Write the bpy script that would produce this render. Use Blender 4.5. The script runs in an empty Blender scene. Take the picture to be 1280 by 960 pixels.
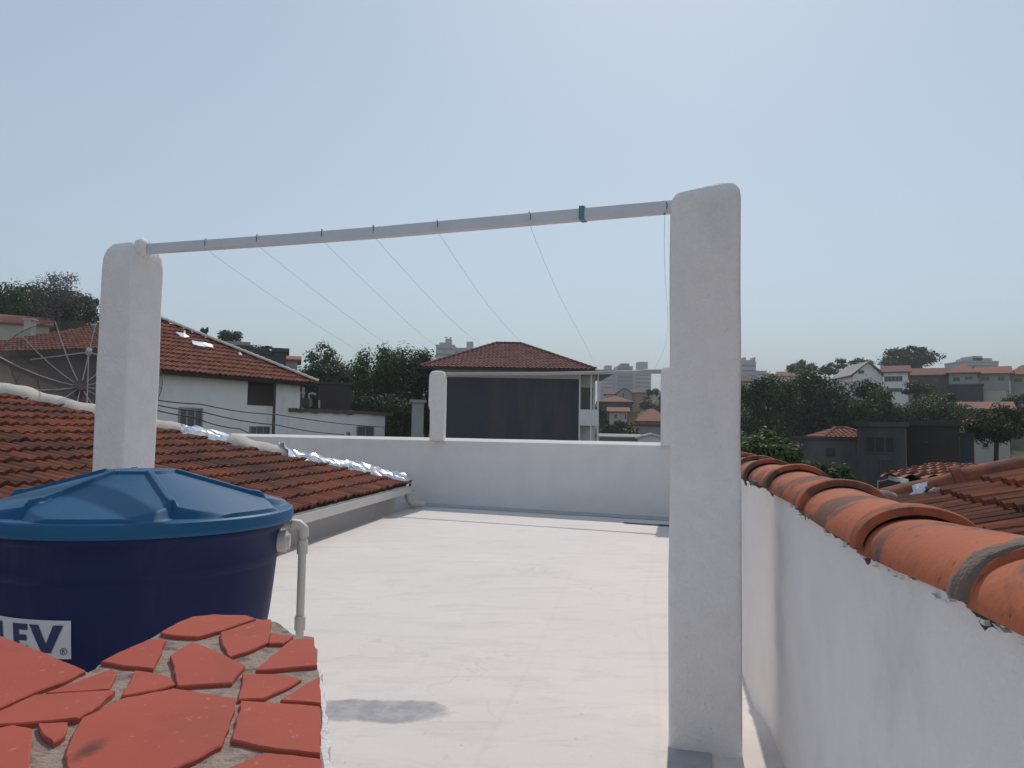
import bpy, bmesh, math, random
from mathutils import Vector, Matrix, noise
C = bpy.context.scene.collection
SC = bpy.context.scene
V = Vector
R = math.radians
random.seed(7)

# ------------------------------------------------------------------ camera
FP = 960.0                      # focal length in photo pixels (1280 wide)
CAM = V((0, 0, 1.4))
PITCH, ROLL = math.atan2(59, 960), R(0.94)
F = V((0, math.cos(PITCH), math.sin(PITCH)))
_r0, _u0 = V((1, 0, 0)), V((0, -math.sin(PITCH), math.cos(PITCH)))
RT = _r0 * math.cos(ROLL) + _u0 * math.sin(ROLL)
UP = -_r0 * math.sin(ROLL) + _u0 * math.cos(ROLL)

def ray(px, py):
    return RT * ((px - 640) / FP) - UP * ((py - 480) / FP) + F
def at(px, py, D):              # the point seen at a photo pixel, D metres ahead
    d = ray(px, py); return CAM + d * (D / d.y)
def at_z(px, py, z):
    d = ray(px, py); return CAM + d * ((z - CAM.z) / d.z)
def at_plane(px, py, p, n):
    d = ray(px, py); return CAM + d * ((p - CAM).dot(n) / d.dot(n))

cam_d = bpy.data.cameras.new('camera'); cam = bpy.data.objects.new('camera', cam_d); C.objects.link(cam)
cam_d.sensor_width = 36; cam_d.lens = FP / 1280 * 36; cam_d.clip_end = 6000; cam_d.clip_start = 0.05
M = Matrix((RT, UP, -F)).transposed().to_4x4(); M.translation = CAM
cam.matrix_world = M
SC.camera = cam

# ------------------------------------------------------------------ light
SUN_EL, SUN_AZ = R(45.5), R(12.5)        # azimuth to the right of straight ahead
S = V((math.sin(SUN_AZ) * math.cos(SUN_EL), math.cos(SUN_AZ) * math.cos(SUN_EL), math.sin(SUN_EL)))
sl = bpy.data.lights.new('sun', 'SUN'); sl.energy = 2.45; sl.angle = R(0.55); sl.color = (1, .91, .82)
so = bpy.data.objects.new('sun', sl); C.objects.link(so); so.rotation_euler = (-S).to_track_quat('-Z', 'Y').to_euler()
so.location = (0, 0, 60)
W = bpy.data.worlds.new('World'); SC.world = W; W.use_nodes = True
wn = W.node_tree.nodes; wl = W.node_tree.links
sky = wn.new('ShaderNodeTexSky'); sky.sky_type = 'NISHITA'; sky.sun_disc = False
sky.sun_elevation = SUN_EL; sky.sun_rotation = SUN_AZ
sky.air_density = 1.0; sky.dust_density = .6; sky.ozone_density = .6; sky.altitude = 700
# hazy city air: the sky's contrast is flattened and its blue greyed
gm = wn.new('ShaderNodeGamma'); gm.inputs[1].default_value = .55; wl.new(sky.outputs[0], gm.inputs[0])
hs = wn.new('ShaderNodeHueSaturation'); hs.inputs['Saturation'].default_value = .92; hs.inputs['Value'].default_value = 2.15; wl.new(gm.outputs[0], hs.inputs['Color'])
tn = wn.new('ShaderNodeMix'); tn.data_type = 'RGBA'; tn.blend_type = 'MULTIPLY'; tn.inputs[0].default_value = 1; tn.inputs[7].default_value = (.985, 1.04, 1.05, 1); wl.new(hs.outputs[0], tn.inputs[6])
wl.new(tn.outputs[2], wn['Background'].inputs[0]); wn['Background'].inputs[1].default_value = 0.12
SC.view_settings.view_transform = 'Standard'; SC.view_settings.look = 'None'
SC.view_settings.exposure = 0.1; SC.view_settings.gamma = 1

# ------------------------------------------------------------------ materials
class NT:
    def __init__(s, name, rough=.8, spec=.3, metal=0):
        s.m = bpy.data.materials.new(name); s.m.use_nodes = True
        s.n = s.m.node_tree.nodes; s.l = s.m.node_tree.links; s.b = s.n['Principled BSDF']
        s.b.inputs['Roughness'].default_value = rough; s.b.inputs['Specular IOR Level'].default_value = spec
        s.b.inputs['Metallic'].default_value = metal
        s.co = s.n.new('ShaderNodeTexCoord')
    def node(s, t, **k):
        x = s.n.new(t)
        for a, v in k.items(): setattr(x, a, v)
        return x
    def noise(s, scale, detail=5, rough=.6, co='Object', dist=0, stretch=None):
        x = s.node('ShaderNodeTexNoise'); x.inputs['Scale'].default_value = scale
        x.inputs['Detail'].default_value = detail; x.inputs['Roughness'].default_value = rough
        x.inputs['Distortion'].default_value = dist
        o = s.co.outputs[co]
        if stretch:
            mp = s.node('ShaderNodeMapping'); mp.inputs['Scale'].default_value = stretch; s.l.new(o, mp.inputs[0]); o = mp.outputs[0]
        s.l.new(o, x.inputs['Vector']); return x.outputs['Fac']
    def ramp(s, f, a, b, interp='LINEAR'):
        x = s.node('ShaderNodeValToRGB'); x.color_ramp.interpolation = interp
        x.color_ramp.elements[0].position = a; x.color_ramp.elements[1].position = b
        s.l.new(f, x.inputs[0]); return x.outputs[0]
    def mix(s, f, a, b):
        x = s.node('ShaderNodeMix', data_type='RGBA')
        if isinstance(f, (int, float)): x.inputs[0].default_value = f
        else: s.l.new(f, x.inputs[0])
        for i, c in ((6, a), (7, b)):
            if isinstance(c, tuple): x.inputs[i].default_value = (*c, 1)
            else: s.l.new(c, x.inputs[i])
        return x.outputs[2]
    def math(s, op, a, b):
        x = s.node('ShaderNodeMath', operation=op)
        for i, c in enumerate((a, b)):
            if isinstance(c, (int, float)): x.inputs[i].default_value = c
            else: s.l.new(c, x.inputs[i])
        return x.outputs[0]
    def col(s, c):
        if isinstance(c, tuple): s.b.inputs['Base Color'].default_value = (*c, 1)
        else: s.l.new(c, s.b.inputs['Base Color'])
    def bump(s, f, strength, dist=.02):
        x = s.node('ShaderNodeBump'); x.inputs['Strength'].default_value = strength; x.inputs['Distance'].default_value = dist
        s.l.new(f, x.inputs['Height']); s.l.new(x.outputs[0], s.b.inputs['Normal'])

def plaster(name, c, dirt, amt=(.55, .8), scale=1.5, bump=.25, rough=.85, fine=60, streak=False):
    t = NT(name, rough, .25)
    n1 = t.noise(scale, 7, .65, stretch=(1, 1, .25) if streak else None); n2 = t.noise(fine, 3)
    k = t.ramp(n1, *amt)
    c2 = tuple(min(1, x * .93) for x in c)
    base = t.mix(t.ramp(t.noise(scale * 4, 4), .35, .7), c, c2)
    t.col(t.mix(k, base, dirt)); t.bump(n2, bump, .01)
    return t.m

def clay(name, a, b, dirt, dirt_amt=(.5, .72), scale=1.2):
    t = NT(name, .88, .2)
    fl = t.node('ShaderNodeVectorMath', operation='FLOOR'); t.l.new(t.co.outputs['UV'], fl.inputs[0])
    wn_ = t.node('ShaderNodeTexWhiteNoise', noise_dimensions='2D'); t.l.new(fl.outputs[0], wn_.inputs['Vector'])
    base = t.mix(wn_.outputs['Value'], a, b)
    dark = t.math('MULTIPLY', t.ramp(t.noise(scale, 8, .7), *dirt_amt), .85)
    dark = t.math('MAXIMUM', dark, t.math('MULTIPLY', t.ramp(t.noise(scale * 9, 4, .6), .56, .72), .5))
    t.col(t.mix(dark, base, dirt)); t.bump(t.noise(40, 4), .3, .01)
    return t.m

def simple(name, c, rough=.6, spec=.4, metal=0, var=.12, scale=6, bump=0):
    t = NT(name, rough, spec, metal)
    t.col(t.mix(t.noise(scale, 5), c, tuple(x * (1 - var * 2) for x in c)))
    if bump: t.bump(t.noise(scale * 6, 4), bump, .01)
    return t.m

def leaf_mat(name, a, b, trans=.25):
    t = NT(name, .6, .25)
    wn_ = t.node('ShaderNodeTexWhiteNoise', noise_dimensions='2D')
    fl = t.node('ShaderNodeVectorMath', operation='FLOOR'); t.l.new(t.co.outputs['UV'], fl.inputs[0]); t.l.new(fl.outputs[0], wn_.inputs['Vector'])
    cl = t.math('MULTIPLY', t.math('ADD', wn_.outputs['Value'], t.ramp(t.noise(.6, 3), .35, .65)), .5)
    c = t.mix(cl, a, b); t.col(c)
    tr = t.node('ShaderNodeBsdfTranslucent'); t.l.new(c, tr.inputs[0])
    ms = t.node('ShaderNodeMixShader'); ms.inputs[0].default_value = trans
    t.l.new(t.b.outputs[0], ms.inputs[1]); t.l.new(tr.outputs[0], ms.inputs[2])
    t.l.new(ms.outputs[0], t.n['Material Output'].inputs[0])
    return t.m

m = {}
# painted floor: faint trowel streaks, scuffs and hairline dirt
t = NT('floor_white_paint', .7, .25)
n1 = t.noise(.5, 6, .6); n2 = t.noise(1.6, 8, .7, dist=.6, stretch=(1, 3.5, 1)); n3 = t.noise(9, 6, .7)
c = t.mix(t.ramp(n1, .3, .75), (.75, .69, .645), (.67, .615, .575))
c = t.mix(t.math('MULTIPLY', t.ramp(n2, .50, .72), .7), c, (.56, .53, .51))
c = t.mix(t.math('MULTIPLY', t.ramp(n3, .60, .76), .5), c, (.47, .45, .44))
c = t.mix(t.math('MULTIPLY', t.ramp(t.noise(42, 2, .5), .71, .74), .55), c, (.22, .20, .19))
vo = t.node('ShaderNodeTexVoronoi', feature='DISTANCE_TO_EDGE'); vo.inputs['Scale'].default_value = .55
wv = t.node('ShaderNodeVectorMath', operation='ADD'); t.l.new(t.co.outputs['Object'], wv.inputs[0])
wn2 = t.node('ShaderNodeTexNoise'); wn2.inputs['Scale'].default_value = 2.2; wn2.inputs['Detail'].default_value = 6; t.l.new(t.co.outputs['Object'], wn2.inputs['Vector']); t.l.new(wn2.outputs['Color'], wv.inputs[1]); t.l.new(wv.outputs[0], vo.inputs['Vector'])
ck = t.node('ShaderNodeMapRange'); ck.inputs['From Min'].default_value = .006; ck.inputs['From Max'].default_value = .0; t.l.new(vo.outputs['Distance'], ck.inputs['Value'])
c = t.mix(t.math('MULTIPLY', ck.outputs[0], t.math('MULTIPLY', t.ramp(t.noise(.8, 4), .45, .6), .35)), c, (.35, .33, .32))
sx = t.node('ShaderNodeSeparateXYZ'); t.l.new(t.co.outputs['Object'], sx.inputs[0])
ex = t.math('DIVIDE', t.math('ADD', sx.outputs[0], .66), .40); ey = t.math('DIVIDE', t.math('ADD', sx.outputs[1], -3.92), .17)
ed_ = t.math('ADD', t.math('ADD', t.math('MULTIPLY', ex, ex), t.math('MULTIPLY', ey, ey)), t.math('MULTIPLY', t.math('ADD', t.noise(5, 5, .6), -.5), 1.6))
wk = t.node('ShaderNodeMapRange'); wk.inputs['From Min'].default_value = 1.05; wk.inputs['From Max'].default_value = .72; t.l.new(ed_, wk.inputs['Value'])
c = t.mix(t.math('MULTIPLY', wk.outputs[0], .95), c, t.mix(t.ramp(t.noise(11, 6, .7), .4, .66), (.30, .30, .32), (.46, .45, .45)))
t.col(c); t.bump(t.math('ADD', t.noise(3, 5), t.math('MULTIPLY', t.noise(30, 4), .35)), .22, .02); m['floor'] = t.m
m['worn'] = plaster('worn_grey_paint', (.37, .37, .39), (.6, .58, .57), (.5, .68), 7, .4)
m['patch'] = plaster('bare_grey_screed', (.40, .40, .41), (.52, .52, .52), (.5, .75), 5, .4)
m['foot_grey'] = plaster('foot_strip_grey', (.46, .46, .475), (.58, .57, .56), (.5, .7), 2.5, .3)
m['paint'] = plaster('white_masonry_paint', (.84, .80, .775), (.60, .585, .57), (.58, .85), .9, .45, fine=45)
m['pillar'] = plaster('white_render_paint', (.84, .79, .76), (.60, .575, .56), (.56, .82), 2.4, .9, fine=55, streak=True)
m['parapet'] = plaster('parapet_white_paint', (.85, .80, .77), (.52, .505, .50), (.6, .85), .7, .4, streak=True)
m['bigtile'] = clay('ridge_tile_clay', (.50, .165, .085), (.42, .13, .07), (.16, .095, .075), (.50, .60), 2.2)
t = NT('ridge_tile_clay', .85, .2)
c = t.mix(t.ramp(t.noise(1.7, 4), .35, .65), (.47, .145, .07), (.37, .105, .055))
c = t.mix(t.math('MULTIPLY', t.ramp(t.noise(3.2, 7, .62, dist=.8), .485, .56), .88), c, (.125, .074, .06))
c = t.mix(t.math('MULTIPLY', t.ramp(t.noise(26, 5, .6), .64, .70), .8), c, (.10, .05, .04))
c = t.mix(t.math('MULTIPLY', t.ramp(t.noise(8, 6, .7), .60, .72), .5), c, (.50, .30, .22))
t.col(c); t.bump(t.noise(30, 5), .35, .01); m['bigtile'] = t.m
m['clay'] = clay('roof_tile_clay', (.30, .085, .04), (.14, .043, .026), (.05, .032, .028), (.42, .64), .9)
m['clay_b'] = clay('weathered_roof_tile', (.30, .10, .06), (.17, .06, .04), (.06, .04, .035), (.56, .74), .5)
m['clay_c'] = clay('house_roof_tile', (.22, .088, .068), (.17, .07, .056), (.10, .055, .05), (.5, .75), .5)
m['clay_d'] = clay('dirty_verge_tile', (.36, .12, .065), (.28, .09, .05), (.09, .06, .05), (.44, .62), 3)
m['orange'] = clay('orange_roof_tile', (.33, .13, .08), (.25, .10, .065), (.15, .085, .065), (.5, .75), .3)
m['mortar'] = plaster('cream_lime_mortar', (.62, .555, .48), (.33, .28, .25), (.58, .78), 3, .8, fine=25)
m['grout'] = plaster('grey_mortar_grout', (.33, .25, .205), (.14, .105, .09), (.48, .66), 18, .9, fine=60)
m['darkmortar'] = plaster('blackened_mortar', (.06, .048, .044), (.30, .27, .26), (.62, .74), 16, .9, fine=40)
m['jointmortar'] = plaster('grey_brown_joint_mortar', (.17, .125, .105), (.10, .08, .07), (.45, .7), 9, .9, fine=40)
m['flake'] = plaster('flaking_white_paint', (.76, .75, .75), (.3, .28, .27), (.62, .72), 20, .8, fine=50)
t = NT('red_ceramic', .75, .15)
c = t.mix(t.ramp(t.noise(3, 4), .3, .7), (.42, .092, .062), (.36, .076, .052))
c = t.mix(t.math('MULTIPLY', t.ramp(t.noise(2.6, 7, .7, dist=1), .5, .72), .7), c, (.25, .07, .055))
c = t.mix(t.math('MULTIPLY', t.ramp(t.noise(38, 7, .75), .61, .70), .75), c, (.58, .36, .29))
wnp = t.node('ShaderNodeTexWhiteNoise', noise_dimensions='2D'); t.l.new(t.co.outputs['UV'], wnp.inputs['Vector'])
c = t.mix(t.math('MULTIPLY', wnp.outputs['Value'], .45), c, (.46, .11, .068))
SM = at_z(325 * .34375, 740 + 573 * .34375, .85)
mpx = t.node('ShaderNodeMapping'); mpx.inputs['Scale'].default_value = (1, .42, 1); t.l.new(t.co.outputs['Object'], mpx.inputs[0])
vd = t.node('ShaderNodeVectorMath', operation='DISTANCE'); t.l.new(mpx.outputs[0], vd.inputs[0]); vd.inputs[1].default_value = (SM.x, SM.y * .42, SM.z)
mr = t.node('ShaderNodeMapRange'); mr.inputs['From Min'].default_value = .024; mr.inputs['From Max'].default_value = .006; t.l.new(t.math('ADD', vd.outputs['Value'], t.math('MULTIPLY', t.math('ADD', t.noise(60, 3), -.5), .02)), mr.inputs['Value'])
c = t.mix(t.math('MULTIPLY', mr.outputs[0], .75), c, (.06, .035, .03))
t.col(c); t.bump(t.noise(55, 4), .15, .004); m['ceramic'] = t.m
t = NT('blue_polyethylene', .5, .25)
t.col(t.mix(t.ramp(t.noise(2.2, 6), .4, .75), (.010, .085, .19), (.014, .105, .22))); t.bump(t.noise(14, 3), .08, .01); m['blue'] = t.m
t = NT('dark_blue_polyethylene', .55, .22)
c = t.mix(t.ramp(t.noise(2.2, 6), .4, .75), (.007, .014, .068), (.010, .02, .082))
c = t.mix(t.math('MULTIPLY', t.ramp(t.noise(4, 7, .7, stretch=(1, 1, .2)), .5, .75), .25), c, (.07, .075, .10)); t.col(c); m['navy'] = t.m
m['label'] = simple('white_label_print', (.62, .62, .64), .6, var=.05)
m['ink'] = simple('dark_blue_print', (.03, .04, .12), .6)
m['pvc'] = simple('pvc_pipe', (.70, .64, .57), .5, var=.12)
m['gutter'] = simple('painted_gutter', (.70, .65, .60), .55, var=.12, scale=3)
m['foil'] = simple('aluminium_foil', (.93, .92, .92), .24, metal=1, var=.03)
m['whitesheet'] = simple('white_sheet', (.85, .85, .87), .5, var=.05)
m['steel'] = simple('grey_painted_steel', (.66, .68, .72), .5, .4, var=.10, scale=10)
m['tape'] = simple('teal_tape', (.10, .26, .32), .5)
m['wire'] = simple('dark_wire', (.07, .065, .07), .6)
m['grateiron'] = simple('dull_drain_iron', (.12, .12, .125), .8)
m['cable'] = simple('black_cable', (.02, .02, .02), .6)
m['dish_mesh'] = None
t = NT('dish_wire_mesh', .6, .3); t.col((.14, .12, .11))
tr = t.node('ShaderNodeBsdfTransparent'); ms = t.node('ShaderNodeMixShader'); ms.inputs[0].default_value = .70
t.l.new(t.b.outputs[0], ms.inputs[1]); t.l.new(tr.outputs[0], ms.inputs[2]); t.l.new(ms.outputs[0], t.n['Material Output'].inputs[0]); m['dish_mesh'] = t.m
m['rib'] = simple('galvanised_rib', (.42, .40, .37), .5, var=.2)
m['rust'] = simple('rusty_pipe', (.13, .10, .09), .8, var=.3)
m['lightpipe'] = simple('grey_pipe', (.45, .45, .45), .6)
m['housewhite'] = plaster('house_white_wall', (.84, .81, .79), (.5, .47, .46), (.58, .8), .5, .2, streak=True)
m['cream'] = plaster('cream_wall', (.52, .46, .40), (.36, .31, .27), (.5, .8), .4, .2, streak=True)
m['greywall'] = plaster('grey_wall', (.34, .33, .32), (.20, .19, .18), (.5, .8), .5, .2, streak=True)
m['darkwall'] = plaster('dark_render', (.06, .065, .08), (.11, .095, .085), (.48, .74), .35, .2, streak=True)
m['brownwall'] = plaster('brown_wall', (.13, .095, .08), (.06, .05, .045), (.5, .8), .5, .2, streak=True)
m['concrete'] = plaster('raw_concrete', (.085, .08, .085), (.035, .033, .036), (.42, .7), .5, .3, streak=True)
m['derelictbrown'] = plaster('blackened_brown_wall', (.05, .038, .036), (.028, .024, .025), (.42, .7), .5, .3, streak=True)
m['greydirty'] = plaster('dirty_grey_wall', (.16, .155, .15), (.08, .075, .07), (.45, .7), .6, .2, streak=True)
m['ochre'] = plaster('ochre_wall', (.38, .25, .17), (.24, .17, .13), (.5, .8), .4, .2, streak=True)
m['towerpale'] = plaster('pale_tower', (.46, .46, .47), (.36, .36, .37), (.5, .8), .05, 0)
m['towerglass'] = simple('blue_glass_tower', (.10, .15, .22), .25, .6)
m['towerdark'] = simple('tower_window_band', (.16, .17, .19), .3, .5)
m['glass'] = simple('dark_window_glass', (.03, .035, .04), .2, .5)
m['shutter'] = simple('grey_shutter', (.16, .155, .155), .6, var=.2)
m['frame'] = simple('window_frame', (.36, .35, .34), .6)
m['fascia'] = simple('dark_eave_timber', (.06, .045, .04), .8)
m['bark'] = simple('tree_bark', (.08, .065, .055), .9, var=.3)
m['leaf_dark'] = leaf_mat('dark_leaves', (.019, .040, .015), (.056, .098, .032))
m['leaf_mid'] = leaf_mat('green_leaves', (.028, .06, .018), (.082, .138, .038))
m['leaf_light'] = leaf_mat('light_leaves', (.06, .10, .03), (.15, .19, .07), .35)
m['leaf_grey'] = leaf_mat('grey_brown_leaves', (.10, .085, .075), (.17, .14, .125))
t = NT('terrain_soil', .95, .1)
t.col(t.mix(t.ramp(t.noise(.06, 8, .7), .4, .62), (.05, .065, .03), (.14, .10, .075))); m['terrain'] = t.m

# ------------------------------------------------------------------ helpers
class MB:
    def __init__(s): s.v = []; s.f = []; s.mi = []; s.uv = []
    def face(s, vs, mi=0, uv=None):
        b = len(s.v); s.v += [tuple(v) for v in vs]; s.f.append(tuple(range(b, b + len(vs)))); s.mi.append(mi); s.uv.append(uv)
    def box(s, o, ax, ay, az, mi=0):          # corner and three edge vectors
        o, ax, ay, az = V(o), V(ax), V(ay), V(az)
        b = len(s.v)
        for k in (0, 1):
            for j in (0, 1):
                for i in (0, 1): s.v.append(tuple(o + ax * i + ay * j + az * k))
        fs = [(0, 2, 3, 1), (4, 5, 7, 6), (0, 1, 5, 4), (1, 3, 7, 5), (3, 2, 6, 7), (2, 0, 4, 6)]
        if ax.cross(ay).dot(az) < 0: fs = [q[::-1] for q in fs]
        for q in fs: s.f.append(tuple(b + i for i in q)); s.mi.append(mi); s.uv.append(None)
    def cbox(s, c, sx, sy, sz, mi=0, rz=0):
        a = V((math.cos(rz), math.sin(rz), 0)); bb = V((-math.sin(rz), math.cos(rz), 0))
        c = V(c); s.box(c - a * sx / 2 - bb * sy / 2 - V((0, 0, sz / 2)), a * sx, bb * sy, V((0, 0, sz)), mi)
    def prism(s, poly, h, mi=0):              # polygon swept by vector h
        h = V(h); p = [V(q) for q in poly]; n = len(p); b = len(s.v)
        s.v += [tuple(q) for q in p] + [tuple(q + h) for q in p]
        nrm = sum((p[i].cross(p[(i + 1) % n]) for i in range(n)), V())
        flip = nrm.dot(h) < 0
        fs = [tuple(range(b + n - 1, b - 1, -1)), tuple(range(b + n, b + 2 * n))] + [(b + i, b + (i + 1) % n, b + n + (i + 1) % n, b + n + i) for i in range(n)]
        for q in fs: s.f.append(q[::-1] if flip else q); s.mi.append(mi); s.uv.append(None)
    def tube(s, pts, r, n=8, mi=0, caps=True):
        pts = [V(p) for p in pts]; rs = r if isinstance(r, (list, tuple)) else [r] * len(pts); b = len(s.v)
        ref = None
        for i, p in enumerate(pts):
            d = (pts[min(i + 1, len(pts) - 1)] - pts[max(i - 1, 0)]).normalized()
            if ref is None: ref = d.orthogonal().normalized()
            ref = (ref - d * ref.dot(d)).normalized(); bi = d.cross(ref)
            for k in range(n):
                a = 2 * math.pi * k / n; s.v.append(tuple(p + (ref * math.cos(a) + bi * math.sin(a)) * rs[i]))
        for i in range(len(pts) - 1):
            for k in range(n):
                s.f.append((b + i * n + k, b + i * n + (k + 1) % n, b + (i + 1) * n + (k + 1) % n, b + (i + 1) * n + k)); s.mi.append(mi); s.uv.append(None)
        if caps:
            s.f.append(tuple(b + k for k in range(n))[::-1]); s.mi.append(mi); s.uv.append(None)
            e = b + (len(pts) - 1) * n; s.f.append(tuple(e + k for k in range(n))); s.mi.append(mi); s.uv.append(None)
    def grid(s, rows, mi=0, closed=False):
        b = len(s.v); n = len(rows[0])
        for r_ in rows: s.v += [tuple(p) for p in r_]
        for i in range(len(rows) - 1):
            for k in range(n if closed else n - 1):
                s.f.append((b + i * n + k, b + i * n + (k + 1) % n, b + (i + 1) * n + (k + 1) % n, b + (i + 1) * n + k)); s.mi.append(mi); s.uv.append(None)
    def build(s, name, mats, parent=None, smooth=False, bevel=0, loc=None, fixn=False):
        me = bpy.data.meshes.new(name); me.from_pydata(s.v, [], s.f)
        if not isinstance(mats, (list, tuple)): mats = [mats]
        for q in mats: me.materials.append(q)
        me.polygons.foreach_set('material_index', s.mi)
        if any(s.uv):
            ul = me.uv_layers.new(name='UVMap')
            for p, uv in zip(me.polygons, s.uv):
                if uv:
                    for li, q in zip(p.loop_indices, uv): ul.data[li].uv = q
        if fixn:
            bm = bmesh.new(); bm.from_mesh(me); bmesh.ops.recalc_face_normals(bm, faces=bm.faces); bm.to_mesh(me); bm.free()
        if smooth:
            me.polygons.foreach_set('use_smooth', [True] * len(me.polygons))
            if smooth != 'all': me.set_sharp_from_angle(angle=R(22 if smooth == 'crisp' else 40))
        me.update()
        return link(me, name, parent, bevel, loc)
def link(me, name, parent=None, bevel=0, loc=None):
    o = bpy.data.objects.new(name, me); C.objects.link(o)
    if parent is not None:
        o.parent = parent; o.matrix_parent_inverse = parent_world(parent).inverted()
    if bevel:
        b = o.modifiers.new('bevel', 'BEVEL'); b.width = bevel; b.segments = 2; b.limit_method = 'ANGLE'
    return o
def parent_world(p):
    mat = Matrix.Translation(p.location)
    return mat if p.parent is None else parent_world(p.parent) @ p.matrix_parent_inverse @ mat
def tag(o, label, cat, group=None):
    o['label'] = label; o['category'] = cat
    if group: o['group'] = group
    return o
def thing(name, label, cat, loc=(0, 0, 0), group=None):
    o = bpy.data.objects.new(name, None); C.objects.link(o); o.location = loc; o.empty_display_size = .2
    return tag(o, label, cat, group)
def structure(o): o['kind'] = 'structure'; return o
def ss(a, b, x):
    t_ = max(0, min(1, (x - a) / (b - a))); return t_ * t_ * (3 - 2 * t_)
def nz(p, s=1.0): return noise.noise(V(p) * s)

def tiled(mb, poly, tw, cl, A, step, seed=0, thick=.12, mi=0, mi_under=1, jit=.012):
    """tile courses over a convex planar polygon, every pan and lap modelled"""
    rnd = random.Random(seed)
    poly = [V(p) for p in poly]
    n = V()
    for i in range(len(poly)): n += (poly[i] - poly[0]).cross(poly[(i + 1) % len(poly)] - poly[0])
    n.normalize()
    if n.z < 0: n = -n; poly = poly[::-1]
    e = V((0, 0, 1)).cross(n).normalized(); s = n.cross(e)
    o = poly[0]
    us = [(p - o).dot(e) for p in poly]; vs = [(p - o).dot(s) for p in poly]
    u0, u1, v0, v1 = min(us) - tw, max(us) + tw, min(vs), max(vs)
    nt = int((u1 - u0) / tw) + 1; nc = int((v1 - v0) / cl) + 1
    bm = bmesh.new(); ul = bm.loops.layers.uv.new('UVMap')
    prof = [(0, 0), (.16, .12), (.32, .7), (.5, 1), (.68, .7), (.84, .12)]
    for j in range(nc):
        js = [(rnd.uniform(-1, 1) * jit * 1.5, rnd.uniform(-1, 1) * jit * .7) for _ in range(nt + 1)]
        rows = []
        for (f, kind) in ((0, 'lip'), (0, 't'), (.5, 't'), (1.04, 't')):
            row = []
            for i in range(nt):
                for (pu, ph) in prof:
                    dv, dh = js[i]
                    h = A * ph + step * (1 - f) + dh * (1 - f)
                    if kind == 'lip': h -= step * .95
                    vv = v0 + (j + f) * cl + dv * (1 - f)
                    row.append((bm.verts.new(o + e * (u0 + (i + pu) * tw) + s * vv + n * h), (i + pu, j + min(f, .99))))
            rows.append(row)
        for a, b in zip(rows, rows[1:]):
            for k in range(len(a) - 1):
                q = (a[k], a[k + 1], b[k + 1], b[k])
                fc = bm.faces.new([x[0] for x in q]); fc.smooth = True
                ti = math.floor(a[k][1][0] + 1e-4)
                for lp, x in zip(fc.loops, q): lp[ul].uv = (max(ti + .01, min(ti + .99, x[1][0])) + seed * 17, j + .5)
    cen = sum(poly, V()) / len(poly)
    for i in range(len(poly)):
        a, b = poly[i], poly[(i + 1) % len(poly)]
        if abs((b - a).normalized().dot(s)) < .02 and (a - o).dot(s) < v0 + .01: continue      # leave the eave edge jagged
        out = (b - a).cross(n).normalized()
        if out.dot(cen - a) > 0: out = -out
        bmesh.ops.bisect_plane(bm, geom=bm.verts[:] + bm.edges[:] + bm.faces[:], plane_co=a, plane_no=out, clear_outer=True)
    bm.verts.index_update(); base = len(mb.v)
    mb.v += [tuple(v.co) for v in bm.verts]
    for f in bm.faces:
        mb.f.append(tuple(base + v.index for v in f.verts)); mb.mi.append(mi); mb.uv.append([tuple(l[ul].uv) for l in f.loops])
    bm.free()
    mb.prism([p - n * .015 for p in poly], -n * thick, mi_under)

def barrel(mb, p0, p1, w, h, mi=0, n=14, collar=.0, taper=.0, drop=0, seed=0, thick=.02, up=V((0, 0, 1)), seg=5, wob=.004, cl_len=.06):
    """half barrel ridge tile from p0 to p1; the collar sits at p1"""
    p0, p1 = V(p0), V(p1); d = (p1 - p0); L = d.length; d = d / L
    lat = d.cross(up).normalized(); upv = lat.cross(d)
    st = [(i / seg * (1 - cl_len / L) if collar else i / seg, 0) for i in range(seg + 1)]
    if collar: st += [(1 - cl_len / L + .002, collar), (1 - .012 / L, collar * 1.05), (1, collar * .8)]
    outer, inner = [], []
    for (f, c_) in st:
        p = p0 + d * (L * f); ww = w / 2 * (1 - taper * (1 - f)) + c_; hh = h * (1 - taper * (1 - f)) + c_
        ro, ri = [], []
        for k in range(n + 1):
            a = math.pi * k / n
            q = p + lat * (math.cos(a) * ww) + upv * (math.sin(a) ** .85 * hh)
            q += (lat * math.cos(a) + upv * math.sin(a)) * (nz(q + V((seed * 3.1, 0, 0)), 5) * wob * 2)
            ro.append(q); ri.append(p + lat * (math.cos(a) * (ww - thick)) + upv * (math.sin(a) * (hh - thick)) )
        outer.append(ro); inner.append(ri)
    uv0 = (seed + .5, .5)
    f0 = len(mb.f)
    mb.grid(outer, mi); mb.grid([r_[::-1] for r_ in inner], mi)
    mb.grid([inner[0], outer[0]], mi); mb.grid([outer[-1], inner[-1]], mi)
    for i in range(f0, len(mb.f)): mb.uv[i] = [uv0] * len(mb.f[i])

def terrain_z(x, y):
    z = -4.2 + 15 * ss(45, 320, y) + 16 * ss(320, 1000, y)
    z += 8 * ss(15, 70, x) * ss(45, 130, y) * (1 - ss(300, 600, y) * .5)
    z += 9 * ss(-8, -70, x) * ss(40, 110, y)
    return z + 1.2 * nz((x, y, 0), .02) * ss(30, 90, y)

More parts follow.
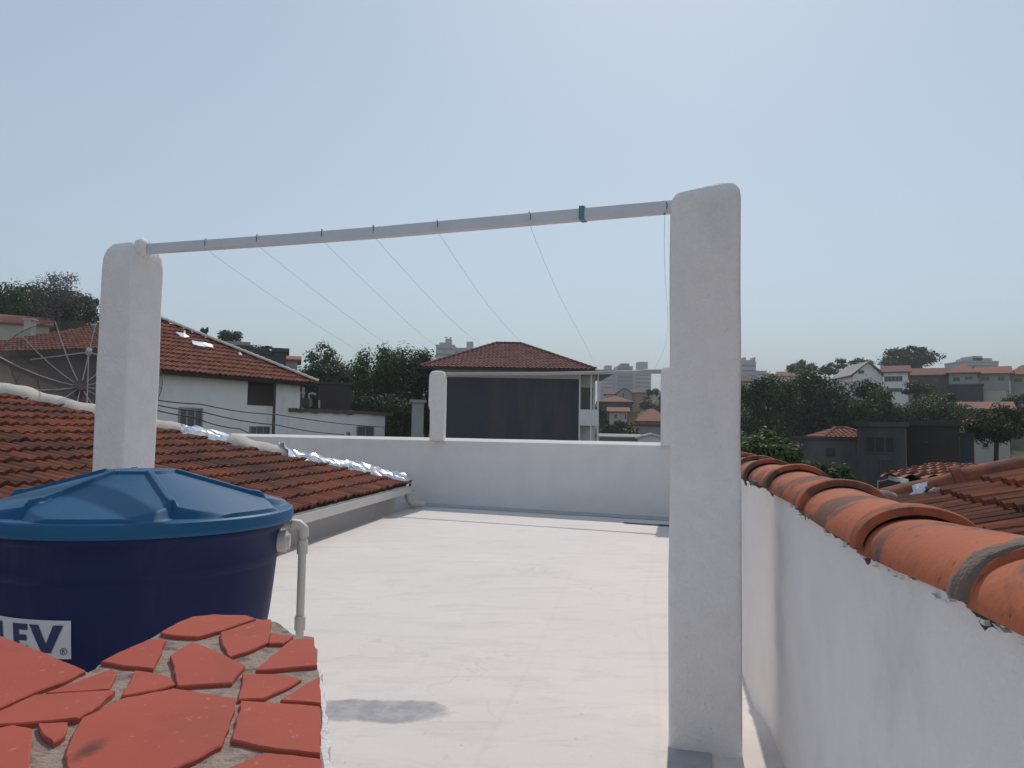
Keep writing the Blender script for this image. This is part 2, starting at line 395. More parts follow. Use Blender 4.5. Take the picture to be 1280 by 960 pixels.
# ------------------------------------------------------------------ terrain
mb = MB()
ys = [-60, -20, 0, 20, 35, 45, 55, 65, 80, 95, 110, 130, 150, 175, 200, 240, 280, 330, 400, 500, 650, 800, 1000, 1300, 1600]
xs = sorted([s_ * a for a in (8, 18, 30, 45, 60, 80, 105, 140, 190, 260, 350, 480, 700, 1000, 1400) for s_ in (1, -1)] + [0])
mb.grid([[V((x, y, terrain_z(x, y))) for x in xs] for y in ys])
structure(mb.build('terrain', m['terrain'], smooth='all', fixn=False))

# ------------------------------------------------------------------ terrace
A_AX = V((.2, .98, 0)).normalized()          # along the right wall
def wall_x(D): return .515 + .2 * D           # inner face of the right wall
def eave_x(D): return -3.78 + .14 * D        # edge of the neighbour's roof
BW0, BWD = V((-1.6, 14.75, 0)), V((.922, -.386, 0)).normalized()
BWN = V((-BWD.y, BWD.x, 0)) * -1             # towards the camera
if BWN.y > 0: BWN = -BWN
bw = lambda t_, z=0: BW0 + BWD * t_ + V((0, 0, z))
br = bw(5.04); 
mb = MB()
fl_poly = [V((wall_x(-3), -3, 0)), V((br.x, br.y, 0)), bw(-.4), V((eave_x(14.6), 14.6, 0)), V((eave_x(-3), -3, 0))]
# subdivided top so that the screed can undulate a little
mb.prism([p + V((0, 0, -.03)) for p in fl_poly], V((0, 0, -4.4)))
rows = []
for i in range(60):
    f = i / 59; yy = -3 + f * 17.9
    xl, xr = eave_x(yy) - .02, wall_x(yy) + .02
    rows.append([V((xl + (xr - xl) * k / 24, yy, 0)) for k in range(25)])
bm_rows = []
for r_ in rows:
    bm_rows.append([p + V((0, 0, 0.0)) for p in r_])
mb.grid([r_ for r_ in bm_rows])
floor = structure(mb.build('terrace_floor', m['floor'], smooth='all'))

# worn mark and bare patch on the floor
def blob_patch(name, pts, mat, z, sub=6, amp=.02):
    P = [at_z(x, y, z) for x, y in pts]; out = []
    for i in range(len(P)):
        for k in range(sub):
            q = P[i].lerp(P[(i + 1) % len(P)], k / sub)
            out.append(V((q.x + amp * nz(q, 9), q.y + amp * nz(q + V((5, 5, 5)), 9), z)))
    mb = MB(); mb.prism([p - V((0, 0, .02)) for p in out], V((0, 0, .02)))
    return structure(mb.build(name, mat))
blob_patch('bare_floor_patch', [(836, 917), (870, 920), (888, 925), (890, 990), (832, 990)], m['patch'], .012, amp=.008)

# ------------------------------------------------------------------ right boundary wall with its barrel tile coping
wall = thing('boundary_wall', 'white side wall of the terrace topped with big orange barrel tiles', 'wall', (wall_x(0) + .1, 0, 0))
LAT = V((A_AX.y, -A_AX.x, 0))               # to the right of the wall
def sag(D): return -.036 * math.exp(-((D - 2.15) / .85) ** 2)
def wp(D, off=0, z=0):
    z = z + sag(D) * ss(.8, 1.08, z)
    return V((wall_x(D), D, z)) + LAT * off
mb = MB()
Ds = [-3 + i * .35 for i in range(20)] + [3.72, 3.80, 3.88, 3.96, 4.04, 4.12, 4.2] + [4.5 + i * .5 for i in range(18)]
Ds = sorted(d for d in set(Ds) if d < 12.75)
def bulge(D): return -.05 * ss(3.74, 4.1, D)
zs = [-.05, .06, .3, .6, .85, 1.06, 1.145]
mb.grid([[wp(D, bulge(D) + .006 * nz((D, z, 3), 2) + (.0 if z > .1 else -.008 * (1 - max(0, z) / .1)), z) for z in zs] for D in Ds])
mb.grid([[wp(D, .30, z) for z in (-4.2, 1.145)] for D in Ds][::-1])
mb.grid([[wp(D, bulge(D), 1.145) for D in Ds], [wp(D, .30, 1.145) for D in Ds]])
for e_ in (-3, Ds[-1]): mb.face([wp(e_, bulge(e_), -.05), wp(e_, .3, -.05), wp(e_, .3, 1.145), wp(e_, bulge(e_), 1.145)])
mb.build('wall', m['paint'], wall, smooth='all')
joints = [12.6, 11.8, 11.0, 10.2, 9.45, 8.7, 7.95, 7.2, 6.5, 5.82, 5.12, 4.43, 3.72, 2.83, 1.97, 1.24, .5, -.3, -1.1]
for i in range(len(joints) - 1):
    mb = MB(); near = joints[i + 1]
    mort = abs(near - 1.24) < .01
    barrel(mb, wp(joints[i] + .03, .112 + .5 * bulge(joints[i]) + .006 * nz((i, 1, 2), 3), 1.137), wp(near - (.06 if not mort else -.01), .112 + .5 * bulge(near) + .008 * math.sin(i * 2.3), 1.147 + (.008 if not mort else 0)),   .28, .100, seed=i,
           collar=.013 if not mort else .0, taper=.04, thick=.02, n=28, seg=8, cl_len=.055)
    mb.build('ridge_tile', m['bigtile'], wall, smooth=True)
# mortar smear over the broken joint
mb = MB()
rows = []
for f in [i / 14 for i in range(15)]:
    D = 1.37 - .17 * f; row = []
    for k in range(29):
        a_ = math.pi * k / 28; ph = a_ / math.pi
        off = .030 * nz((k * .2, f * .4, 1), 1.0) + .05 * (1 if ph > .5 else .2) * (f - .5) * (2 if ph > .6 else 1)
        rr = .001 + .005 * math.sin(math.pi * f) - (.012 if f in (0, 1) else 0) + .002 * nz((k * .8, f * 4, 2), 1)
        row.append(wp(D + off, .112 - math.cos(a_) * (.140 + rr) * -1, 1.147 + math.sin(a_) ** .85 * (.100 + rr)))
    rows.append(row)
mb.grid(rows)
mb.build('mortar_joint', m['jointmortar'], wall, smooth='all', fixn=True)
# ragged mortar bed below the tiles, with flakes of white paint
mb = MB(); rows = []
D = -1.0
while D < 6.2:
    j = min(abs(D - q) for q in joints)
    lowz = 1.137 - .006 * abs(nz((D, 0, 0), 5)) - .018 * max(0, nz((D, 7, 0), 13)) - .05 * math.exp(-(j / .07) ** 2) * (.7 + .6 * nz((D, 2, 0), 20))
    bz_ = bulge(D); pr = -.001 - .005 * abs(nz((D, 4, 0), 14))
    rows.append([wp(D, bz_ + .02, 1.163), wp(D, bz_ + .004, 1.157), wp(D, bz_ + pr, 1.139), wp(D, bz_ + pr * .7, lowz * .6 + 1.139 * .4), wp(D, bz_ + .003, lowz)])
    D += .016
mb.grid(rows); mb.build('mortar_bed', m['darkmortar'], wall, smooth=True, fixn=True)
mb = MB(); rnd = random.Random(5)
spots = [(1.86, .16), (1.98, .03), (1.70, .06), (1.62, .05), (2.42, .06), (1.42, .10), (1.28, .06), (1.18, .05), (2.92, .03), (4.2, .1), (1.08, .04), (.95, .05), (2.2, .03), (3.1, .03)]
for (D, ln) in spots:
    for q in range(5):
        dd = D + rnd.uniform(-ln, ln) * .7; z0 = 1.133 + rnd.uniform(-.012, .010); s_ = rnd.uniform(.004, .010)
        pts = []
        for k in range(6):
            a_ = 2 * math.pi * k / 6; r_ = s_ * rnd.uniform(.35, 1.3)
            pts.append(wp(dd + math.cos(a_) * r_ * 1.8, bulge(dd) - .009 - rnd.uniform(0, .003), z0 + math.sin(a_) * r_ * .55))
        mb.prism(pts, LAT * .012)
mb.build('paint_flakes', m['flake'], wall, fixn=True)

# ------------------------------------------------------------------ back parapet
mb = MB()
def parapet_piece(t0, t1, zb, zt, thick, proud, mi=0):
    n_ = max(2, int((t1 - t0) / .3)); rows = []
    for i in range(n_ + 1):
        t_ = t0 + (t1 - t0) * i / n_
        w1 = .006 * nz((t_, 1, 0), 2)
        rows.append([bw(t_, zb) + BWN * (proud + w1), bw(t_, zt - .055) + BWN * (proud + w1), bw(t_, zt + w1 - .05) + BWN * (proud - .012), bw(t_, zt + w1) - BWN * (thick - .025), bw(t_, zt - .02) - BWN * thick, bw(t_, zb) - BWN * thick])
    mb.grid(rows, mi)
    for r_ in (rows[0], rows[-1]): mb.face(r_, mi)
parapet_piece(-6.25, 5.1, -4.2, 1.14, .16, 0)
parapet_piece(-6.25, 5.1, 1.062, 1.252, .20, .002)
par = mb.build('parapet_wall', m['parapet'], smooth=True, fixn=True)
tag(par, 'low white parapet wall across the back of the terrace between two pillars', 'wall')
# thin sheet along its foot, greyer than the floor, wavy outer edge
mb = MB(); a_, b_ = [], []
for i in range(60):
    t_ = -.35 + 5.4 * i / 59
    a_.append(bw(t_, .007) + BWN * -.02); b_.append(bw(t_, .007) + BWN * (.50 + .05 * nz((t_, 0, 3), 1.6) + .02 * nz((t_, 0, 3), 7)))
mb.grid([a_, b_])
structure(mb.build('foot_strip', m['foot_grey'], smooth='all'))
# drain strip lying in the corner
mb = MB(); g0 = at_z(781, 653, .016); g1 = at_z(842, 657, .016); dv = (g1 - g0); 
for i in range(26):
    q = g0 + dv * (i / 26)
    mb.cbox(q + V((0, 0, -.004)), .018, .085, .012, rz=math.atan2(dv.y, dv.x))
for s_ in (-1, 1):
    mb.box(g0 + V((0, .045 * s_, -.012)), dv, V((0, .010, 0)), V((0, 0, .014)))
tag(mb.build('drain_grate', m['grateiron']), 'dark slotted drain strip on the floor at the parapet foot', 'drain')

# ------------------------------------------------------------------ pillars
def pillar(label, c, w, d, rz, z0, z1, top, name='pillar', seed=0, bulgeL=None, slope=0):
    mb = MB(); a = V((math.cos(rz), math.sin(rz), 0)); b = V((-math.sin(rz), math.cos(rz), 0)); rows = []
    zs_ = [z0 + (z1 - top[0][0] - z0) * i / 12 for i in range(13)] + [z1 - q for q, _ in top[1:]]
    sc_ = [1] * 12 + [q for _, q in top]
    N = 40
    for z, s_ in zip(zs_, sc_):
        row = []
        for k in range(N):
            th = 2 * math.pi * (k + .5) / N; ex = .14 + .5 * (1 - s_)
            cx, cy = math.cos(th), math.sin(th)
            sx = math.copysign(abs(cx) ** ex, cx) * w / 2; sy = math.copysign(abs(cy) ** ex, cy) * d / 2
            k2 = s_ ; p = V(c) + a * sx * k2 + b * sy * k2
            p.z = z + slope * sx * (1 if z > z1 - .3 else 0)
            nn = .006 * nz((p.x * 1.0 + seed, p.y, p.z * .8), 3) + .003 * nz(p, 12)
            p += (a * cx + b * cy) * nn
            if bulgeL and sx < 0 and z > bulgeL: p -= a * .035
            row.append(p)
        rows.append(row)
    mb.grid(rows, closed=True); mb.face(rows[-1]); mb.face(rows[0][::-1])
    o = mb.build(name, m['pillar'], smooth='all', fixn=True)
    return tag(o, label, 'pillar', 'white clothesline pillars')
RZF = math.atan2(-.35, .937); RZB = math.atan2(-.407, .914)
PL = V((-2.435, 4.86, 0)); PR = V((.90, 3.58, 0))
pr_top = [(.13, 1), (.09, .985), (.05, .95), (.02, .85), (.004, .62), (0, .3)]
pl_top = [(.20, 1), (.15, .99), (.10, .96), (.055, .88), (.02, .72), (.005, .45), (0, .2)]
pillar('large white front pillar on the right beside the tiled side wall', PR, .316, .26, R(-13.2), -.05, 2.552, pr_top, seed=3, slope=.11)
pillar('white front pillar standing just behind the blue water tank', PL, .262, .262, RZF, -.05, 2.56, pl_top, seed=9)
BL = V((-1.40, 14.68, 0)); BR = V((2.70, 13.0, 0))
pillar('small far pillar on the parapet in front of the hip roofed house', BL, .27, .36, R(-3), 1.2, 2.53, pl_top, seed=5, bulgeL=1.85)
pillar('small far pillar on the parapet half hidden by the large front pillar', BR, .34, .30, R(-12), 1.2, 2.53, pr_top, seed=6)

# ------------------------------------------------------------------ clothesline bars and wires
def sq_tube(mb, p0, p1, s_, mi=0):
    p0, p1 = V(p0), V(p1); d = (p1 - p0); u = d.normalized(); l = u.cross(V((0, 0, 1))).normalized(); w_ = l.cross(u)
    mb.box(p0 - l * s_ / 2 - w_ * s_ / 2, d, l * s_, w_ * s_, mi)
b0, b1 = at(176, 312, 4.80), at(850, 258, 3.64)
bar = thing('clothesline_bar', 'long grey square metal bar between the two front pillars', 'bar', b0, 'clothesline bars')
mb = MB()
seg = [0, .195, .335, .52, 1]
for q0, q1 in zip(seg, seg[1:]):
    p0, p1 = b0.lerp(b1, q0 + .0012), b0.lerp(b1, q1 - .0012); sag = lambda f: V((0, 0, -.012 * math.sin(math.pi * f)))
    sq_tube(mb, p0 + sag(q0), p1 + sag(q1), .056)
    sq_tube(mb, b0.lerp(b1, q1 - .004) + sag(q1), b0.lerp(b1, min(1, q1 + .004)) + sag(q1), .052)
mb.build('tube', m['steel'], bar, bevel=.004)
mb = MB(); sq_tube(mb, b0.lerp(b1, .853), b0.lerp(b1, .861), .068); mb.build('tape', m['tape'], bar)
mb = MB(); rnd = random.Random(2); rows = []
for i in range(7):
    f = i / 6; p = b0.lerp(b1, .0 + .02 * f); row = []
    for k in range(12):
        a_ = 2 * math.pi * k / 12; r_ = (.075 - .03 * f) * (1 + .15 * rnd.uniform(-1, 1))
        row.append(p + V((math.sin(PL.x) * 0, -math.cos(a_) * r_, math.sin(a_) * r_)))
    rows.append(row)
mb.grid(rows, closed=True); mb.face(rows[-1]); mb.build('mortar_socket', m['pillar'], bar, smooth='all', fixn=True)
c0, c1 = at(552, 467.5, 14.82), at(836, 464, 13.12)
mb = MB(); mb.tube([c0, c0.lerp(c1, .5) + V((0, 0, -.02)), c1], .032, 10); mb.tube([c0.lerp(c1, .9), c1], .042, 10)
tag(mb.build('clothesline_bar', m['lightpipe'], smooth=True), 'thin pale pipe between the two far pillars on the parapet', 'bar', 'clothesline bars')
wires = [((258, 314), 563, .34, 'first clothesline wire from the front pillar by the tank'), ((322, 307), 592, .30, 'second clothesline wire from the front pillar by the tank'),
         ((403, 301), 628, .28, 'third clothesline wire from the front pillar by the tank'), ((467, 297), 672, .26, 'middle one of the seven clothesline wires'),
         ((547, 290), 705, .26, 'third clothesline wire counted from the large right pillar'), ((662, 281), 764, .30, 'second clothesline wire counted from the large right pillar'),
         ((831, 264), 824, .45, 'wavy clothesline wire hanging right beside the large right pillar')]
for i, ((x, y), xe, sag, lab) in enumerate(wires):
    f = (x - 176) / (850 - 176)
    # point on the bar below pixel x
    best = min((abs((lambda q: 640 + FP * (q - CAM).dot(RT) / (q - CAM).dot(F))(b0.lerp(b1, k / 2000)) - x), k) for k in range(2001))[1]
    p = b0.lerp(b1, best / 2000) + V((0, 0, -.03))
    be = min((abs((lambda q: 640 + FP * (q - CAM).dot(RT) / (q - CAM).dot(F))(c0.lerp(c1, k / 2000)) - xe), k) for k in range(2001))[1]
    e = c0.lerp(c1, be / 2000)
    pts = []
    for k in range(31):
        g = k / 30; q = p.lerp(e, g); q.z -= sag * 4 * g * (1 - g) * .8
        q.x += .03 * math.sin(g * 9 + i) * g * (1 - g) * 4 * (2.2 if i == 6 else .8)
        pts.append(q)
    mb = MB(); mb.tube(pts, .0008, 5)
    knot = [p + V((0, 0, .0)) + V((.004 * math.cos(a_ * 2), -.034 * math.cos(a_) , .03 + .034 * math.sin(a_))) for a_ in [2 * math.pi * k / 12 for k in range(13)]]
    mb.tube(knot, .0022, 5)
    tag(mb.build('clothesline_wire', m['wire'], smooth='all'), lab, 'wire', 'clothesline wires')

# ------------------------------------------------------------------ blue water tank
TC = V((-1.67, 3.50, 0)); ZR = 1.008; RR = .665
tank = thing('water_tank', 'round dark blue plastic water tank with a ribbed lighter blue lid', 'water tank', TC + V((0, 0, .42)))
def revolve(mb, prof, n=96, c=TC, mi=0):
    mb.grid([[c + V((r_ * math.cos(2 * math.pi * k / n), r_ * math.sin(2 * math.pi * k / n), z)) for k in range(n)] for r_, z in prof], mi, closed=True)
mb = MB()
body_prof = [(.0, .42), (.46, .42), (.52, .43), (.553, .46), (.566, .50), (.575, .56), (.588, .68), (.598, .79), (.600, .80), (.607, .805), (.609, .835), (.612, .93), (.625, .94), (.632, .96), (.632, .985), (.55, .985)]
revolve(mb, body_prof); mb.build('body', m['navy'], tank, smooth='all')
def body_r(z):
    for (r0, z0), (r1, z1) in zip(body_prof[3:], body_prof[4:]):
        if z0 <= z <= z1 and z1 > z0: return r0 + (r1 - r0) * (z - z0) / (z1 - z0)
    return .6
# lid
mb = MB(); NA = 720; rows = []
ribs = [R(-112 + 60 * k) for k in range(6)]
rs = [.02, .08, .13, .145, .155, .17, .2, .25, .3, .36, .41, .45, .48] + [.50 + .0062 * k for k in range(25)] + [.655]
for r_ in rs:
    row = []
    for k in range(NA):
        th = 2 * math.pi * k / NA
        ph = min(abs((th - q + math.pi) % (2 * math.pi) - math.pi) for q in ribs)
        rf = .525 + .118 * math.sin(math.pi / 2 * min(1, ph / R(26)))
        cone = lambda q: .016 + .186 * (1 - q / .65)
        if r_ < .15: z = cone(.15) + .012
        elif r_ <= rf: z = cone(r_)
        else: z = cone(rf) + (.004 - cone(rf)) * min(1, (r_ - rf) / .032)
        z = max(z, .004) if r_ > .15 else z
        if r_ > .641: z = .004
        if .15 < r_ <= rf + .005:
            wdt = abs(ph) * r_
            z += .017 * (1 - ss(.012, .018, wdt)) if wdt < .03 else 0
            if wdt < .05: z += .007 * (1 - ss(.020, .028, math.hypot(wdt, r_ - .505)))
        row.append(TC + V((r_ * math.cos(th), r_ * math.sin(th), ZR + .02 + z)))
    rows.append(row)
mb.grid(rows, closed=True); mb.face(rows[0][::-1])
revolve(mb, [(.655, ZR + .024), (.663, ZR + .018), (.667, ZR + .008), (.667, ZR - .022), (.660, ZR - .036), (.645, ZR - .036)], NA)
mb.build('lid', m['blue'], tank, smooth='crisp', fixn=True)
# label with its lettering, bent round the wall
def on_tank(deg, z, off): return TC + V(((body_r(z) + off) * math.cos(R(deg)), (body_r(z) + off) * math.sin(R(deg)), z))
mb = MB(); LZ0, LZ1, LA0, LA1 = .523, .668, -123, -86
rows = [[on_tank(LA0 + (LA1 - LA0) * k / 24, z, .003) for k in range(25)] for z in [LZ0 + (LZ1 - LZ0) * i / 6 for i in range(7)]]
mb.grid(rows); lab = mb.build('label', m['label'], tank, smooth='all')
mb = MB()
def glyph(poly, a0, a1, z0, z1):           # polygon in unit square -> thin bent plate, cut in strips
    bm = bmesh.new(); vs_ = [bm.verts.new((x, y, 0)) for x, y in poly]; bm.faces.new(vs_)
    for k in range(1, 8):
        bmesh.ops.bisect_plane(bm, geom=bm.verts[:] + bm.edges[:] + bm.faces[:], plane_co=(k / 8, 0, 0), plane_no=(1, 0, 0))
    for k in range(1, 4):
        bmesh.ops.bisect_plane(bm, geom=bm.verts[:] + bm.edges[:] + bm.faces[:], plane_co=(0, k / 4, 0), plane_no=(0, 1, 0))
    for f in bm.faces:
        mb.face([on_tank(a0 + (a1 - a0) * v.co.x, z0 + (z1 - z0) * v.co.y, .0055) for v in f.verts])
    bm.free()
gz0, gz1 = .545, .650
glyph([(0, 0), (1, 0), (1, .24), (.38, .24), (.38, 1), (0, 1)], -117.5, -111, gz0, gz1)
glyph([(0, 0), (1, 0), (1, .22), (.4, .22), (.4, .40), (.92, .40), (.92, .61), (.4, .61), (.4, .78), (1, .78), (1, 1), (0, 1)], -109.3, -102.6, gz0, gz1)
glyph([(.36, 0), (.64, 0), (1, 1), (.72, 1), (.5, .32), (.28, 1), (0, 1)], -101.8, -88.6, gz0, gz1)
rc = (-88.6, .552)
for k in range(24):
    q = [(2 * math.pi * (k + s_) / 24) for s_ in (0, 1)]
    pts = [(rc[0] + math.cos(a_) * rr * 100, rc[1] + math.sin(a_) * rr) for a_, rr in ((q[0], .011), (q[0], .0135), (q[1], .0135), (q[1], .011))]
    mb.face([on_tank(x, z, .0055) for x, z in pts])
for poly in ([(0, 0), (.25, 0), (.25, 1), (0, 1)], [(.25, .8), (.8, .8), (.8, 1), (.25, 1)], [(.6, .55), (.8, .55), (.8, .8), (.6, .8)], [(.25, .4), (.8, .4), (.8, .55), (.25, .55)], [(.45, .4), (.7, 0), (.95, 0), (.65, .4)]):
    mb.face([on_tank(rc[0] - .55 + x * 1.1, rc[1] - .007 + y * .014, .0055) for x, y in poly])
mb.build('lettering', m['ink'], lab, fixn=True)
# overflow flange on the tank
fa = R(8); fc = TC + V((.612 * math.cos(fa), .612 * math.sin(fa), .875))
mb = MB(); mb.tube([fc - V((.02, 0, 0)), fc + V((.035, .004, 0))], .048, 16); mb.tube([fc + V((.03, 0, 0)), fc + V((.05, .004, 0))], .036, 12)
mb.build('flange', m['pvc'], tank, smooth=True)
# masonry plinth below the tank
mb = MB(); mb.cbox(TC + V((0, 0, .20)), .98, .98, .438, rz=.2)
tag(mb.build('plinth', m['paint'], bevel=.01), 'white masonry base under the blue water tank', 'plinth')
# overflow pipe: elbow, vertical run, couplings
pp = at(379, 655, 3.72); px_, py_ = pp.x, pp.y; zt = pp.z
pipe = thing('overflow_pipe', 'beige plastic pipe with elbow running down beside the water tank', 'pipe', (px_, py_, 0))
mb = MB(); r_ = .0190
s0 = V((px_ - .115, py_ - .02, zt - .005))
mb.tube([s0, V((px_ - .05, py_ - .01, zt)), V((px_ - .018, py_, zt - .006)), V((px_ - .003, py_, zt - .022)), V((px_, py_, zt - .05)), V((px_, py_, 0))], r_, 14)
mb.build('tube', m['pvc'], pipe, smooth=True)
mb = MB(); mb.tube([V((px_ - .055, py_ - .01, zt)), V((px_ - .022, py_, zt - .004)), V((px_, py_, zt - .022)), V((px_ + .001, py_, zt - .06))], .0265, 14); mb.build('elbow', m['pvc'], pipe, smooth=True)
for yy in (683, 778):
    z = at(379, yy, 3.72).z
    mb = MB(); mb.tube([V((px_, py_, z - .035)), V((px_, py_, z + .03))], .0255, 14); mb.build('coupling', m['pvc'], pipe, smooth=True)

# ------------------------------------------------------------------ foreground wall topped with broken red tiles
ZT = .85
def zt_pt(zx, zy, z=ZT): return at_z(zx * .34375, 740 + zy * .34375, z)
stair = thing('tiled_wall', 'low wall topped with broken red ceramic tile pieces in grey mortar', 'wall', (-.9, 1.5, 0))
outline = [(-420, 20), (-150, 95), (0, 146), (150, 205), (318, 281), (345, 268), (362, 248), (470, 195), (575, 140), (640, 108), (700, 82), (800, 76), (935, 84), (1000, 96), (1070, 140), (1140, 152), (1150, 200), (1160, 300), (1168, 420), (1170, 500), (1178, 600), (1182, 720), (1190, 1000), (-420, 1000)]
def ragged(pts, z, amp, sub=7, fr=16):
    P = [zt_pt(x, y, z) for x, y in pts]; out = []
    for i in range(len(P)):
        for k in range(sub):
            q = P[i].lerp(P[(i + 1) % len(P)], k / sub); out.append(q + V((amp * nz(q, fr), amp * nz(q + V((3, 3, 3)), fr), 0)))
    return out
mb = MB()
top = ragged(outline, ZT, .008)
mb.prism([p - V((0, 0, .055)) for p in top], V((0, 0, .046)))
mb.build('mortar_bed', m['grout'], stair)
# painted wall body, its rough white lip showing along the right edge
body = [(q.x, q.y) for q in ragged(outline, ZT, .004)]
def lip(pt, zz):
    zx, zy = pt; return zt_pt(zx, zy, ZT)
base_out = outline[:13] + [(1012, 92), (1085, 132), (1152, 146)] + [(1168, 200), (1180, 300), (1192, 420), (1200, 500), (1208, 600), (1214, 720), (1226, 1000)] + outline[-1:]
lo = ragged(base_out, ZT, .010, 8, 22)
mb = MB(); mb.prism([V((p.x, p.y, -.02)) for p in lo], V((0, 0, ZT - .018)))
mb.build('wall', m['flake'], stair, bevel=.004)
pieces = [
 [(580, 150), (640, 116), (700, 92), (780, 84), (900, 87), (930, 99), (800, 142), (715, 165), (640, 162)],
 [(798, 148), (935, 104), (985, 100), (981, 140), (975, 182), (905, 215), (835, 237), (808, 190)],
 [(980, 151), (1068, 160), (1030, 188), (976, 187)],
 [(1062, 169), (1140, 165), (1155, 268), (1040, 277), (928, 286), (985, 232)],
 [(366, 256), (455, 212), (548, 172), (604, 177), (580, 230), (560, 278), (450, 268)],
 [(620, 237), (700, 188), (800, 225), (895, 268), (838, 330), (740, 336), (648, 342), (632, 290)],
 [(165, 366), (290, 318), (415, 276), (425, 293), (397, 352), (270, 361)],
 [(490, 285), (550, 290), (612, 302), (645, 330), (560, 354), (440, 375), (465, 330)],
 [(882, 296), (965, 294), (1050, 298), (1098, 315), (1030, 352), (960, 383), (868, 390)],
 [(1017, 397), (1090, 350), (1160, 310), (1170, 408)],
 [(878, 396), (1020, 404), (1165, 417), (1168, 500), (1166, 588), (1000, 570), (842, 538), (860, 460)],
 [(235, 590), (262, 515), (300, 455), (450, 382), (640, 349), (750, 368), (862, 386), (838, 470), (805, 558), (715, 605), (610, 655), (430, 668), (250, 645)],
 [(-200, 500), (0, 432), (130, 377), (270, 370), (418, 364), (360, 415), (285, 464), (150, 474), (-10, 484), (-120, 500)],
 [(-400, 60), (-150, 105), (0, 156), (160, 218), (313, 286), (225, 330), (130, 364), (0, 422), (-150, 478), (-400, 540)],
 [(142, 480), (245, 476), (236, 520), (190, 552), (147, 517)],
 [(-300, 560), (-100, 520), (55, 484), (118, 498), (112, 600), (105, 680), (-100, 760), (-300, 800)],
 [(812, 638), (960, 580), (1060, 590), (1168, 606), (1176, 720), (1100, 800), (720, 760)],
 [(240, 668), (430, 690), (610, 675), (690, 690), (640, 800), (180, 800)],
 [(660, 800), (1090, 830), (1180, 790), (1186, 980), (600, 980)], [(-200, 830), (120, 720), (620, 830), (560, 980), (-200, 980)]]
mb = MB(); rnd = random.Random(11)
for i, pc in enumerate(pieces):
    P = [zt_pt(x, y) for x, y in pc]; out = []
    for k in range(len(P)):
        for s_ in range(4):
            q = P[k].lerp(P[(k + 1) % len(P)], s_ / 4); out.append(q + V((nz(q, 30) * .004, nz(q + V((2, 2, 2)), 30) * .004, 0)))
    cen = sum(out, V()) / len(out); tx, ty = rnd.uniform(-.012, .012), rnd.uniform(-.012, .012)
    ins = lambda p, d: p + (cen - p).normalized() * d
    zo = rnd.uniform(-.001, .003)
    lift = lambda p, z: V((p.x, p.y, ZT + z + zo + (p.x - cen.x) * tx + (p.y - cen.y) * ty))
    n_ = len(out)
    low = [lift(p, -.018) for p in out]; mid = [lift(p, -.0025) for p in out]; hi = [lift(ins(p, .003), 0) for p in out]
    area = sum((out[k].x * out[(k + 1) % n_].y - out[(k + 1) % n_].x * out[k].y) for k in range(n_))
    if area < 0: low.reverse(); mid.reverse(); hi.reverse()
    f0 = len(mb.f); mb.grid([low, mid, hi], closed=True); mb.face(hi)
    for fi in range(f0, len(mb.f)): mb.uv[fi] = [(i * .37 + .1, i * .73 + .2)] * len(mb.f[fi])
mb.build('broken_tile_cover', m['ceramic'], stair)

# ------------------------------------------------------------------ neighbour's roof on the left
SL = .308; EZ = .42
en = V((-1, .14, 0)).normalized()            # away from the terrace
def eave(D): return V((eave_x(D) - .02, D, EZ))
def nr(D, p): q = eave(D) + en * p; q.z = EZ + SL * p; return q
nb = thing('neighbour_house', 'low house beside the terrace with old brown clay tile roof and gutter', 'house', (eave_x(8) - 2, 8, -4.2))
H0 = V((-1.9, 14.15, 0)); HD = V((-1.13, -.85, 0))
def hip(t_):
    q = H0 + HD * t_; p = (q - eave(q.y)).dot(en); 
    # distance to eave line measured square
    e0, ed = eave(0), (eave(1) - eave(0)).normalized(); w_ = V((q.x, q.y, 0)) - V((e0.x, e0.y, 0)); perp = w_.dot(en)
    q.z = EZ + SL * perp; return q
h0, h1 = hip(0.0), hip(6.2)
ridge_end = V((h1.x - .14 * 12.0, h1.y - 12.0, h1.z))
mb = MB()
tiled(mb, [eave(-4), eave(14.2), h0, h1, ridge_end], .165, .29, .026, .034, seed=1, thick=.14)
roof = mb.build('roof', [m['clay'], m['fascia']], nb, smooth=False)
# hidden far slopes
mb = MB()
bk = hip(0) + V((-9.5, 1.5, 0)); bk.z = .4
mb.prism([h0 - V((0, 0, .1)), h1 - V((0, 0, .1)), V((h1.x - 3.8, h1.y + 3.5, .4)), bk], V((0, 0, -.1)))
mb.build('far_slope', m['clay'], roof, fixn=True)
mb = MB()
e0, e1 = eave(-4), eave(14.3)
mb.box(V((e0.x, e0.y, -4.2)) + en * .30, V((e1.x - e0.x, e1.y - e0.y, 0)), en * 8, V((0, 0, 4.55)))
mb.build('wall', m['parapet'], nb)
